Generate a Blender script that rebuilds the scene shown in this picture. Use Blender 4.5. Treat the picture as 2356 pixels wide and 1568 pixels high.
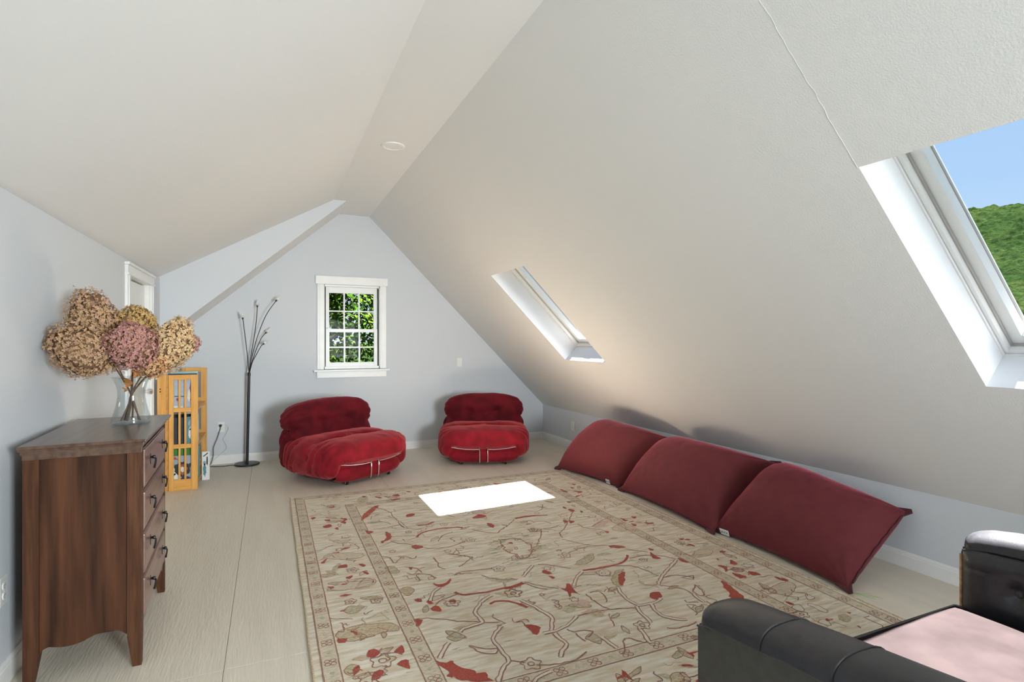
import bpy, bmesh, math, random
from mathutils import Vector, Matrix, noise
from mathutils.geometry import tessellate_polygon
random.seed(7)
PI = math.pi
S = bpy.context.scene
COL = S.collection
for o in list(bpy.data.objects): bpy.data.objects.remove(o)

# ---------------------------------------------------------------- camera
FPX, VX, CXP, CYP, CAMH = 1265.0, 620.0, 1178.0, 784.0, 1.4
YAW = math.atan((CXP - VX) / FPX)
cd = bpy.data.cameras.new('camera'); cam = bpy.data.objects.new('camera', cd); COL.objects.link(cam)
cd.sensor_width = 36; cd.lens = 36 * FPX / 2356; cd.clip_start = .05; cd.clip_end = 4000
cam.location = (0, 0, CAMH); cam.rotation_euler = (PI/2, 0, -YAW)
S.camera = cam

# ---------------------------------------------------------------- world, sun, added fill lamps, exposure
def world():
    w = bpy.data.worlds.new('sky'); S.world = w; w.use_nodes = True
    nt = w.node_tree; nt.nodes.clear(); N = nt.nodes.new; L = nt.links.new
    out = N('ShaderNodeOutputWorld'); bg = N('ShaderNodeBackground'); tc = N('ShaderNodeTexCoord')
    sx = N('ShaderNodeSeparateXYZ'); L(tc.outputs['Generated'], sx.inputs[0])
    cr = N('ShaderNodeValToRGB'); e = cr.color_ramp.elements
    e[0].position = 0.0; e[0].color = (.70, .85, 1.0, 1)
    e[1].position = .9; e[1].color = (.26, .48, .90, 1)
    m = cr.color_ramp.elements.new(.22); m.color = (.46, .68, .98, 1)
    L(sx.outputs[2], cr.inputs[0])
    nz = N('ShaderNodeTexNoise'); nz.inputs['Scale'].default_value = 3.2; nz.inputs['Detail'].default_value = 7
    mp = N('ShaderNodeMapping'); mp.inputs['Scale'].default_value = (1, 1, 2.6); mp.inputs['Location'].default_value = (.35, .1, 0)
    L(tc.outputs['Generated'], mp.inputs[0]); L(mp.outputs[0], nz.inputs['Vector'])
    c2 = N('ShaderNodeValToRGB'); c2.color_ramp.elements[0].position = .54; c2.color_ramp.elements[1].position = .72
    L(nz.outputs[0], c2.inputs[0])
    mx = N('ShaderNodeMixRGB'); mx.inputs[2].default_value = (.95, .96, 1, 1)
    L(c2.outputs[0], mx.inputs[0]); L(cr.outputs[0], mx.inputs[1])
    L(mx.outputs[0], bg.inputs[0]); bg.inputs[1].default_value = SKY; L(bg.outputs[0], out.inputs[0])
SKY = 1.0
world()
SUN_DIR = Vector((-.49, -.10, -1)).normalized()
sl = bpy.data.lights.new('sun', 'SUN'); sl.energy = 120; sl.angle = math.radians(.6); sl.color = (1, .965, .92)
so = bpy.data.objects.new('sun', sl); COL.objects.link(so); so.rotation_euler = SUN_DIR.to_track_quat('-Z', 'Y').to_euler()
so.location = (6, 2, 12)
def area(name, loc, direction, sx, sy, power, color):
    l = bpy.data.lights.new(name, 'AREA'); l.shape = 'RECTANGLE'; l.size = sx; l.size_y = sy; l.energy = power; l.color = color
    o = bpy.data.objects.new(name, l); COL.objects.link(o); o.location = loc
    o.rotation_euler = Vector(direction).to_track_quat('-Z', 'Y').to_euler(); return o
area('fill_rear', (1.1, -3.45, 1.6), (0, 1, 0), 1.7, 1.4, 10, (.94, .975, 1.0))  # fill lamp added outside the unseen rear window to brighten the room
area('fill_dormer', (-1.35, .2, 1.35), (1, 0, 0), 2.6, 1.1, 14, (.96, .98, 1.0))  # added fill from the left for the right slope and knee wall
area('fill_far_end', (1.9, -2.3, 1.45), (-.21, .97, -.10), 1.1, 1.1, 86, (.90, .98, 1.0)).data.spread = math.radians(84)  # added fill behind the camera, aimed at the far end of the room
S.view_settings.view_transform = 'Standard'; S.view_settings.look = 'None'
S.view_settings.gamma = 1; S.view_settings.exposure = 0.0; S.view_settings.use_curve_mapping = False

# ---------------------------------------------------------------- materials
def mat(name, col, rough=.6, metal=0, noise_amt=0, noise_scale=20, bump=0, bump_scale=200, stretch=(1, 1, 1), col2=None,
        sheen=0, sheen_tint=(1, 1, 1), spec=.5, coat=0, emit=None, detail=4, subsurf=0):
    m = bpy.data.materials.new(name); m.use_nodes = True
    nt = m.node_tree; N = nt.nodes.new; L = nt.links.new; b = nt.nodes['Principled BSDF']
    b.inputs['Base Color'].default_value = (*col, 1); b.inputs['Roughness'].default_value = rough
    b.inputs['Metallic'].default_value = metal; b.inputs['Specular IOR Level'].default_value = spec
    if sheen:
        b.inputs['Sheen Weight'].default_value = sheen; b.inputs['Sheen Tint'].default_value = (*sheen_tint, 1)
        b.inputs['Sheen Roughness'].default_value = .45
    if coat: b.inputs['Coat Weight'].default_value = coat; b.inputs['Coat Roughness'].default_value = .15
    tc = N('ShaderNodeTexCoord'); mp = N('ShaderNodeMapping'); mp.inputs['Scale'].default_value = stretch
    L(tc.outputs['Object'], mp.inputs[0])
    if noise_amt or col2:
        nz = N('ShaderNodeTexNoise'); nz.inputs['Scale'].default_value = noise_scale; nz.inputs['Detail'].default_value = detail
        L(mp.outputs[0], nz.inputs['Vector'])
        r = N('ShaderNodeValToRGB'); r.color_ramp.elements[0].position = .35; r.color_ramp.elements[1].position = .65
        a = [max(0, c * (1 - noise_amt)) for c in col]; d = col2 or [min(1, c * (1 + noise_amt)) for c in col]
        r.color_ramp.elements[0].color = (*a, 1); r.color_ramp.elements[1].color = (*d, 1)
        L(nz.outputs[0], r.inputs[0]); L(r.outputs[0], b.inputs['Base Color'])
    if bump:
        n2 = N('ShaderNodeTexNoise'); n2.inputs['Scale'].default_value = bump_scale; n2.inputs['Detail'].default_value = 3
        L(mp.outputs[0], n2.inputs['Vector'])
        bp = N('ShaderNodeBump'); bp.inputs['Strength'].default_value = bump; bp.inputs['Distance'].default_value = .01
        L(n2.outputs[0], bp.inputs['Height']); L(bp.outputs[0], b.inputs['Normal'])
    return m
def wood(name, c1, c2, axis=2, scale=6, rough=.4, coat=.15, spec=.4):
    st = [14, 14, 14]; st[axis] = 1.0
    m = mat(name, c1, rough, noise_amt=.01, noise_scale=scale, stretch=tuple(st), col2=c2, bump=.08, bump_scale=20, coat=coat, detail=8, spec=spec)
    return m
def glass(name, tint=(1, 1, 1), refl=.08, rough=0, k=.16):
    m = bpy.data.materials.new(name); m.use_nodes = True; nt = m.node_tree; nt.nodes.clear(); N = nt.nodes.new; L = nt.links.new
    o = N('ShaderNodeOutputMaterial'); t = N('ShaderNodeBsdfTransparent'); g = N('ShaderNodeBsdfGlossy'); mx = N('ShaderNodeMixShader')
    t.inputs[0].default_value = (*tint, 1); g.inputs['Roughness'].default_value = rough
    lw = N('ShaderNodeLayerWeight'); lw.inputs[0].default_value = .25
    ml = N('ShaderNodeMath'); ml.operation = 'MULTIPLY_ADD'; ml.inputs[1].default_value = k; ml.inputs[2].default_value = refl * .1
    L(lw.outputs['Fresnel'], ml.inputs[0]); L(ml.outputs[0], mx.inputs[0]); L(t.outputs[0], mx.inputs[1]); L(g.outputs[0], mx.inputs[2])
    L(mx.outputs[0], o.inputs[0]); return m

M = {}
M['ceil'] = mat('ceiling_paint', (.82, .82, .82), .75, bump=.10, bump_scale=140)
M['wall'] = mat('blue_grey_wall_paint', (.64, .67, .71), .75, bump=.08, bump_scale=140)
M['trim'] = mat('white_trim_paint', (.86, .86, .85), .35, noise_amt=.02, noise_scale=8)
M['well'] = mat('bright_white_paint', (.79, .79, .80), .55, noise_amt=.01, noise_scale=10)
M['lacq'] = mat('white_lacquer', (.84, .84, .82), .3)
M['dark'] = mat('dark_gap', (.015, .014, .013), .7)
M['seal'] = mat('grey_rubber_seal', (.42, .41, .40), .6)
M['floor'] = mat('painted_plywood', (.68, .615, .51), .45, noise_amt=.04, noise_scale=3, bump=.35, bump_scale=26, stretch=(3.5, .35, 1), spec=.4)
M['sub'] = mat('subfloor_gap', (.10, .085, .065), .9)
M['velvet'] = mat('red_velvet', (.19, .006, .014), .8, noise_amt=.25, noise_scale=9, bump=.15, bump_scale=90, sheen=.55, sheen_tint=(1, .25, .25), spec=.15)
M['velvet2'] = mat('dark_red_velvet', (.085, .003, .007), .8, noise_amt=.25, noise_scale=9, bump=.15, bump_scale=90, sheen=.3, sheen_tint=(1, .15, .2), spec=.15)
M['chrome'] = mat('chrome', (.85, .85, .85), .12, 1)
M['black'] = mat('black_metal', (.012, .012, .013), .38, spec=.5)
M['rubber'] = mat('black_rubber', (.01, .01, .01), .5)
M['bag'] = mat('maroon_microsuede', (.108, .020, .0235), .75, noise_amt=.06, noise_scale=14, bump=.12, bump_scale=350, sheen=.45, sheen_tint=(1, .22, .32), spec=.2)
M['bagseam'] = mat('dark_maroon_seam', (.07, .012, .016), .8)
M['label'] = mat('white_cloth_label', (.85, .86, .86), .7)
M['ink'] = mat('black_ink', (.015, .015, .02), .6)
M['oak'] = wood('honey_oak', (.62, .30, .065), (.76, .41, .11), 2, 3, .42)
M['oakh'] = wood('honey_oak_across', (.62, .30, .065), (.76, .41, .11), 0, 3, .42)
M['oaky'] = wood('honey_oak_long', (.52, .24, .055), (.66, .34, .09), 1, 3, .42)
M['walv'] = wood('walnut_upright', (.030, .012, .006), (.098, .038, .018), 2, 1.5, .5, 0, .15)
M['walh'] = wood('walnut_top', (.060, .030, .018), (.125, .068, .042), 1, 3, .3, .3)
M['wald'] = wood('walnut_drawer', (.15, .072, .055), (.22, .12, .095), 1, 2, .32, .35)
M['post'] = wood('walnut_post', (.058, .023, .011), (.105, .044, .021), 2, 4, .5, 0, .15)
M['iron'] = mat('dark_bronze_metal', (.05, .045, .05), .3, .9)
M['leather'] = mat('black_leather', (.016, .016, .020), .36, noise_amt=.2, noise_scale=30, bump=.06, bump_scale=160, spec=.5)
M['leather2'] = mat('grey_black_leather', (.038, .038, .034), .42, noise_amt=.15, noise_scale=30, bump=.07, bump_scale=160, spec=.4)
M['mauve'] = mat('dark_rosy_velvet', (.0215, .0166, .0170), .9, noise_amt=.15, noise_scale=7, bump=.1, bump_scale=200, spec=0)
M['tanpipe'] = mat('tan_leather_piping', (.42, .25, .13), .35, noise_amt=.3, noise_scale=60)
M['vase'] = glass('clear_vase_glass', (.93, .95, .95), .35)
M['pane'] = glass('window_glass', (.98, .99, .99), .0, k=.035)
M['crystal'] = glass('crystal_glass', (.92, .94, .95), .6)
M['bulb'] = mat('pearl_glass', (.75, .74, .70), .2, spec=.8)
M['stem'] = mat('dry_brown_stem', (.13, .07, .045), .8, noise_amt=.3, noise_scale=60)
M['dleaf'] = mat('dry_orange_leaf', (.42, .17, .05), .8, noise_amt=.35, noise_scale=60)
M['core'] = mat('dry_flower_core', (.20, .11, .055), .9)
M['plate'] = mat('white_plastic_plate', (.82, .82, .80), .3)
M['socket'] = mat('socket_grey', (.55, .55, .54), .4)
M['cordw'] = mat('white_cord', (.75, .76, .78), .5)

# rug
WOOL = (.72, .65, .54)
def wool(name, col, mixed=.25, sc=90):
    d = [c * (1 - mixed) + w * mixed for c, w in zip(col, WOOL)]
    return mat(name, col, .95, noise_amt=.12, noise_scale=sc, col2=d, bump=.25, bump_scale=260, stretch=(1, 2.2, 1), sheen=.1, spec=.1)
M['rug'] = mat('cream_wool', (.64, .525, .36), .95, noise_amt=.01, noise_scale=9, col2=(.82, .755, .64), bump=.4, bump_scale=240, stretch=(.8, 4.5, 1), sheen=.1, spec=.1, detail=9)
M['rugband'] = wool('tan_wool', (.60, .50, .35), .6, 60)
M['rugred'] = wool('madder_red_wool', (.36, .045, .025), .10, 120)
M['rugline'] = wool('brown_red_wool', (.30, .11, .07), .2, 150)
M['rugpink'] = wool('pale_rose_wool', (.60, .40, .33), .5, 90)
M['rugtan'] = wool('camel_wool', (.46, .35, .19), .55, 60)
M['rugolive'] = wool('olive_wool', (.42, .37, .21), .55, 50)
M['rugpale'] = wool('ivory_wool', (.78, .70, .58), .3, 50)

# ---------------------------------------------------------------- builders
def mesh(name, verts, faces, m, parent=None, smooth=False, mats=None, midx=None):
    me = bpy.data.meshes.new(name); me.from_pydata([tuple(v) for v in verts], [], faces)
    for q in (mats or [m]): me.materials.append(q)
    if midx: me.polygons.foreach_set('material_index', midx)
    if smooth: me.polygons.foreach_set('use_smooth', [True] * len(me.polygons))
    me.update(); o = bpy.data.objects.new(name, me); COL.objects.link(o)
    if parent: o.parent = parent
    return o
def tag(o, label=None, cat=None, group=None, kind=None):
    if label: o['label'] = label
    if cat: o['category'] = cat
    if group: o['group'] = group
    if kind: o['kind'] = kind
    return o
def thing(name, label, cat, loc=(0, 0, 0), rz=0, group=None):
    o = bpy.data.objects.new(name, None); COL.objects.link(o); o.location = loc; o.rotation_euler = (0, 0, rz)
    o.empty_display_size = .1
    return tag(o, label, cat, group)
class G:                                   # geometry collector
    def __init__(s): s.v = []; s.f = []; s.mi = []
    def add(s, v, f, mi=0):
        k = len(s.v); s.v += [tuple(p) for p in v]; s.f += [tuple(i + k for i in q) for q in f]; s.mi += [mi] * len(f); return s
    def box(s, x0, x1, y0, y1, z0, z1, b=0, mi=0, M4=None):
        if b <= 0:
            v = [(x, y, z) for x in (x0, x1) for y in (y0, y1) for z in (z0, z1)]
            f = [(0, 1, 3, 2), (4, 6, 7, 5), (0, 4, 5, 1), (2, 3, 7, 6), (0, 2, 6, 4), (1, 5, 7, 3)]
        else:
            bm = bmesh.new(); bmesh.ops.create_cube(bm, size=1)
            for q in bm.verts: q.co = Vector(((x0+x1)/2 + q.co.x*(x1-x0), (y0+y1)/2 + q.co.y*(y1-y0), (z0+z1)/2 + q.co.z*(z1-z0)))
            bb = min(b, .49*abs(x1-x0), .49*abs(y1-y0), .49*abs(z1-z0))
            bmesh.ops.bevel(bm, geom=bm.edges[:], offset=bb, segments=2, profile=.6, affect='EDGES')
            bm.verts.index_update(); v = [tuple(q.co) for q in bm.verts]; f = [tuple(w.index for w in q.verts) for q in bm.faces]; bm.free()
        if M4: v = [M4 @ Vector(p) for p in v]
        return s.add(v, f, mi)
    def prism(s, poly, axis, a, b, mi=0, M4=None):   # 2D polygon extruded along axis
        def P(p, t):
            return {0: (t, p[0], p[1]), 1: (p[0], t, p[1]), 2: (p[0], p[1], t)}[axis]
        n = len(poly); v = [P(p, a) for p in poly] + [P(p, b) for p in poly]
        f = [tuple(range(n-1, -1, -1)), tuple(range(n, 2*n))] + [(i, (i+1) % n, n+(i+1) % n, n+i) for i in range(n)]
        if M4: v = [M4 @ Vector(p) for p in v]
        return s.add(v, f, mi)
    def tube(s, pts, r, n=10, cap=True, mi=0, closed=False):
        pts = [Vector(p) for p in pts]; R = r if isinstance(r, (list, tuple)) else [r] * len(pts); v = []; f = []; m = len(pts)
        up = None
        for i, p in enumerate(pts):
            if closed: t = pts[(i+1) % m] - pts[i-1]
            else: t = pts[min(i+1, m-1)] - pts[max(i-1, 0)]
            t = t.normalized()
            if up is None: up = t.orthogonal().normalized()
            up = (up - t * up.dot(t)).normalized(); bi = t.cross(up)
            for k in range(n):
                a = 2*PI*k/n; v.append(p + (up*math.cos(a) + bi*math.sin(a)) * R[i])
        for i in range(m if closed else m-1):
            for k in range(n): f.append((i*n+k, i*n+(k+1) % n, ((i+1) % m)*n+(k+1) % n, ((i+1) % m)*n+k))
        if cap and not closed: f += [tuple(range(n-1, -1, -1)), tuple(range((m-1)*n, m*n))]
        return s.add(v, f, mi)
    def lathe(s, prof, c=(0, 0, 0), n=32, mi=0, M4=None):
        v = []; f = []
        for r, z in prof:
            for k in range(n): a = 2*PI*k/n; v.append(Vector((c[0]+r*math.cos(a), c[1]+r*math.sin(a), c[2]+z)))
        for i in range(len(prof)-1):
            for k in range(n): f.append((i*n+k, i*n+(k+1) % n, (i+1)*n+(k+1) % n, (i+1)*n+k))
        if prof[0][0] > 1e-6: f.append(tuple(range(n-1, -1, -1)))
        if prof[-1][0] > 1e-6: f.append(tuple(range((len(prof)-1)*n, len(prof)*n)))
        if M4: v = [M4 @ p for p in v]
        return s.add(v, f, mi)
    def build(s, name, m, parent=None, smooth=False, mats=None, weld=False):
        o = mesh(name, s.v, s.f, m, parent, smooth, mats, s.mi if mats else None)
        if smooth:
            try: o.data.set_sharp_from_angle(angle=math.radians(38))
            except Exception: pass
        return o
def grid_slab(us, vs, holes, F, t, name, m, hole_mat=None, parent=None):
    g = G(); nu, nv = len(us), len(vs)
    for w in (0, t):
        for u in us:
            for q in vs: g.v.append(tuple(F(u, q, w)))
    I = lambda i, j, k: k*nu*nv + i*nv + j
    solid = lambda i, j: 0 <= i < nu-1 and 0 <= j < nv-1 and (i, j) not in holes
    for i in range(nu-1):
        for j in range(nv-1):
            if not solid(i, j): continue
            g.f.append((I(i, j, 0), I(i, j+1, 0), I(i+1, j+1, 0), I(i+1, j, 0))); g.mi.append(0)
            g.f.append((I(i, j, 1), I(i+1, j, 1), I(i+1, j+1, 1), I(i, j+1, 1))); g.mi.append(0)
            for (di, dj, a, b) in ((-1, 0, (i, j), (i, j+1)), (1, 0, (i+1, j+1), (i+1, j)), (0, -1, (i+1, j), (i, j)), (0, 1, (i, j+1), (i+1, j+1))):
                if not solid(i+di, j+dj):
                    g.f.append((I(*a, 0), I(*a, 1), I(*b, 1), I(*b, 0))[::-1]); g.mi.append(1 if (i+di, j+dj) in holes else 0)
    return g.build(name, m, parent, mats=[m, hole_mat or m])

# room constants
XL, XR, YF, YC, YR = -.991, 3.607, 7.075, 6.38, -3.2
ZC, XC0, XC1, HK = 2.966, .655, 1.153, .488
SA = math.atan2(ZC-HK, XR-XC1)
sv = Vector((-math.cos(SA), 0, math.sin(SA))); nv_ = Vector((math.sin(SA), 0, math.cos(SA)))
SL = (ZC-HK) / math.sin(SA)
def slopeP(s_, y, d): p = Vector((XR, 0, HK)) + sv*s_ + nv_*d; return Vector((p.x, y, p.z))

# ---------------------------------------------------------------- structure
# floor: subfloor with painted plywood sheets, joints recessed
fl = mesh('floor', [(XL-.2, YR-.2, -.03), (XR+.2, YR-.2, -.03), (XR+.2, YF+.2, -.03), (XL-.2, YF+.2, -.03), (XL-.2, YR-.2, -.012), (XR+.2, YR-.2, -.012), (XR+.2, YF+.2, -.012), (XL-.2, YF+.2, -.012)],
          [(0, 3, 2, 1), (4, 5, 6, 7), (0, 1, 5, 4), (1, 2, 6, 5), (2, 3, 7, 6), (3, 0, 4, 7)], M['sub'])
tag(fl, kind='structure')
xs = [XL-.1, -.178, 1.045, 2.265, XR+.1]
for ci in range(4):
    off = [2.637, .2, 2.64, .2][ci]; ys = [YR-.1]
    y = off - 2.44*3
    while y < YF:
        if y > YR and not (ci < 2 and y > 3): ys.append(y)
        y += 2.44
    ys.append(YF+.05)
    for j in range(len(ys)-1):
        g = G(); e = .0009
        g.box(xs[ci]+e, xs[ci+1]-e, ys[j]+e, ys[j+1]-e, -.0125, 0, b=.0012)
        g.build('floor_panel', M['floor'], fl)

def plane_seam(name, pts, m):  # hairline in plaster
    pass
st = lambda o: tag(o, kind='structure')
# flat ceiling
st(G().box(XC0-.02, XC1+.02, YR-.2, YF+.15, ZC, ZC+.15).build('ceiling', M['ceil']))
# right slope with two skylight openings
SY = [(.60, 1.38), (4.39, 5.17)]; SS0, SS1, WD = 1.0, 2.212, .20
slab = grid_slab([-.0, SS0, SS1, SL], [YR-.2, .60, 1.38, 4.39, 5.17, YF+.15], {(1, 1), (1, 3)}, slopeP, WD, 'ceiling_slope_right', M['ceil'], M['well'])
st(slab)
# dormer slope (left, shallow)
DA = math.atan2(ZC-2.037, XC0-XL)
def dormP(s_, y, d): return Vector((XC0 - math.cos(DA)*s_ - math.sin(DA)*d, y, ZC - math.sin(DA)*s_ + math.cos(DA)*d))
st(grid_slab([0, (XC0-XL+.14)/math.cos(DA)], [YR-.2, YC], set(), dormP, .15, 'ceiling_slope_dormer', M['ceil']))
# steep slope over the far alcove
X2, Z2 = .787, ZC
EA = math.atan2(2.966-1.546, .787+.853)
def steepP(s_, y, d): return Vector((X2 - math.cos(EA)*s_ - math.sin(EA)*d, y, Z2 - math.sin(EA)*s_ + math.cos(EA)*d))
st(grid_slab([0, (X2-XL+.14)/math.cos(EA)], [YC, YF+.15], set(), steepP, .15, 'ceiling_slope_alcove', M['ceil']))
# cheek wall of the dormer
zl = Z2 - math.tan(EA)*(X2-XL)
st(G().prism([(XL-.1, zl-.086), (X2, Z2-.0), (XC0-.0, ZC), (XL, 2.037), (XL-.1, 1.98)], 1, YC-.002, YC+.08).build('wall_cheek', M['wall']))
# far wall with window hole
WX0, WX1, WZ0, WZ1 = .605, 1.285, 1.055, 2.09
far = grid_slab([XL-.15, WX0, WX1, XR+.15], [-.02, WZ0, WZ1, ZC+.1], {(1, 1)}, lambda u, w, d: Vector((u, YF+d, w)), .14, 'wall_far', M['wall'], M['trim'])
st(far)
# left wall: door opening, unseen dormer window opening added for a fill lamp
DY0, DY1, DZ = 5.02, 5.87, 1.90
left = grid_slab([YR-.1, -1.2, 1.6, DY0, DY1, YF+.1], [-.02, .85, 1.85, DZ, 2.02], {(1, 1), (3, 0), (3, 1), (3, 2)}, lambda u, w, d: Vector((XL-d, u, w)), .14, 'wall_left', M['wall'], M['trim'])
st(left)
st(G().box(XR, XR+.14, YR-.2, YF+.15, -.02, HK).build('wall_right', M['wall']))
rear = grid_slab([XL-.15, .2, 2.0, XR+.15], [-.02, .9, 2.3, ZC+.1], {(1, 1)}, lambda u, w, d: Vector((u, YR-d, w)), .14, 'wall_rear', M['wall'], M['trim'])  # unseen window hole added for the rear fill lamp
st(rear)

# baseboards with a bevelled cap
def baseboard(name, a, b, nrm):
    a, b, nrm = Vector((*a, 0)), Vector((*b, 0)), Vector((*nrm, 0)); prof = [(0, 0), (.014, 0), (.014, .072), (.011, .078), (.011, .084), (.006, .098), (0, .098)]
    v = [a + nrm*p + Vector((0, 0, z)) for p, z in prof] + [b + nrm*p + Vector((0, 0, z)) for p, z in prof]; n = len(prof)
    f = [tuple(range(n)), tuple(range(2*n-1, n-1, -1))] + [(i, (i+1) % n, n+(i+1) % n, n+i) for i in range(n)]
    st(mesh(name, v, f, M['trim']))
baseboard('baseboard_far', (XL, YF), (XR, YF), (0, -1))
baseboard('baseboard_right', (XR, YF), (XR, YR), (-1, 0))
baseboard('baseboard_left', (XL, YR), (XL, DY0-.1), (1, 0))
baseboard('baseboard_left_far', (XL, DY1+.1), (XL, YF), (1, 0))

# door with casing
d1 = thing('door_1', None, None, (XL, (DY0+DY1)/2, 0)); st(d1)
g = G(); w2 = (DY1-DY0)/2
g.box(-.075, -.035, -w2+.012, w2-.012, .008, DZ-.012, b=.002); g.build('door_leaf', M['trim'], d1)
for (za, zb) in ((.2, .85), (1.0, DZ-.2)):
    for (ya, yb) in ((-w2+.12, -.06), (.06, w2-.12)):
        q = G().box(-.037, -.029, ya, yb, za, zb, b=.004).build('door_panel', M['trim'], d1)
for s_ in (-1, 1):
    G().box(-.14, .0, s_*w2-(.012 if s_ > 0 else 0), s_*w2+(.012 if s_ < 0 else 0), 0, DZ).build('jamb', M['trim'], d1)
    y0, y1 = sorted((s_*(w2-.006), s_*(w2+.088)))
    g = G().box(0, .018, y0, y1, 0, DZ+.006, b=.003); g.box(.018, .024, (y0+y1)/2-.012, (y0+y1)/2+.03, 0, DZ+.006, b=.002); g.build('casing', M['trim'], d1)
g = G().box(0, .022, -w2-.09, w2+.09, DZ+.006, DZ+.075, b=.003); g.box(0, .034, -w2-.1, w2+.1, DZ+.075, DZ+.096, b=.004); g.box(0, .03, -w2-.095, w2+.095, DZ+.0, DZ+.014, b=.003); g.build('head_casing', M['trim'], d1)
g = G(); g.tube([(-.035, w2-.07, .95), (.015, w2-.07, .95)], .011); g.lathe([(0, 0), (.02, .004), (.028, .016), (.026, .03), (.012, .036), (0, .037)], n=20, M4=Matrix.Translation((.0, w2-.07, .95)) @ Matrix.Rotation(PI/2, 4, 'Y')); g.build('door_knob', M['chrome'], d1, smooth=True)

# far double-hung window (window_1)
w1 = thing('window_1', None, None, ((WX0+WX1)/2, YF, 0)); st(w1)
hw = (WX1-WX0)/2; T = M['trim']
CW = .075
for s_ in (-1, 1):
    x0, x1 = sorted((s_*(hw-.004), s_*(hw+CW)))
    g = G().box(x0, x1, -.018, 0, WZ0, WZ1+.005, b=.003); xm = s_*(hw+.02); g.box(min(xm, xm+s_*.03), max(xm, xm+s_*.03), -.023, -.018, WZ0, WZ1, b=.002); g.build('side_casing', T, w1)
    x0, x1 = sorted((s_*hw, s_*(hw-.012)))
    G().box(x0, x1, .0, .13, WZ0, WZ1).build('jamb', T, w1)
    x0, x1 = sorted((s_*(hw-.012), s_*(hw-.026)))
    G().box(x0, x1, .012, .03, WZ0+.02, WZ1-.03).build('balance_channel', M['dark'], w1)
G().box(-hw-.095, hw+.095, -.024, 0, WZ1+.005, WZ1+.105, b=.004).build('head_casing', T, w1)
G().box(-hw-.115, hw+.115, -.05, .02, WZ0-.03, WZ0-.005, b=.005).build('sill', T, w1)
g = G().box(-hw-.078, hw+.078, -.02, 0, WZ0-.105, WZ0-.03, b=.003); g.box(-hw-.078, hw+.078, -.026, -.02, WZ0-.045, WZ0-.03, b=.002); g.build('apron', T, w1)
G().box(-hw, hw, .0, .13, WZ1-.02, WZ1).build('head_jamb', T, w1)
G().box(-hw, hw, .0, .13, WZ0-.01, WZ0+.03).build('inner_sill', T, w1)
def sash(y0, z0, z1, bot, top, nm):
    h = hw-.028; stile = .042
    sh = G(); sh.box(-h, -h+stile, y0, y0+.03, z0, z1, b=.002); sh.box(h-stile, h, y0, y0+.03, z0, z1, b=.002)
    sh.box(-h+stile, h-stile, y0, y0+.03, z0, z0+bot, b=.002); sh.box(-h+stile, h-stile, y0, y0+.03, z1-top, z1, b=.002)
    s_ = sh.build(nm, T, w1)
    gx0, gx1, gz0, gz1 = -h+stile, h-stile, z0+bot, z1-top; mw = .009
    for k in (1, 2):
        x = gx0+(gx1-gx0)*k/3; G().box(x-mw, x+mw, y0+.004, y0+.026, gz0, gz1, b=.002).build('muntin', T, s_)
    zm = (gz0+gz1)/2
    G().box(gx0, gx1, y0+.005, y0+.025, zm-mw*.9, zm+mw*.9, b=.002).build('muntin', T, s_)
    for k in range(3):
        for j in range(2):
            xa, xb = gx0+(gx1-gx0)*k/3, gx0+(gx1-gx0)*(k+1)/3; za, zb = (gz0, zm) if j == 0 else (zm, gz1)
            G().box(xa, xb, y0+.013, y0+.016, za, zb).build('pane', M['pane'], s_)
    return s_
ZM = 1.527
sash(.055, ZM-.01, WZ1-.02, .03, .075, 'upper_sash')
ls = sash(.018, WZ0+.03, ZM+.022, .05, .04, 'lower_sash')
g = G().box(-.03, .03, .02, .05, ZM+.022, ZM+.034, b=.003); g.lathe([(.022, 0), (.024, .01), (.012, .022), (0, .024)], (0, .035, ZM+.03), 16); g.build('sash_lock', M['iron'], w1)
for s_ in (-1, 1): G().box(s_*(hw-.06)-.016, s_*(hw-.06)+.016, .02, .05, ZM+.022, ZM+.04, b=.003).build('tilt_latch', T, w1)

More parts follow.
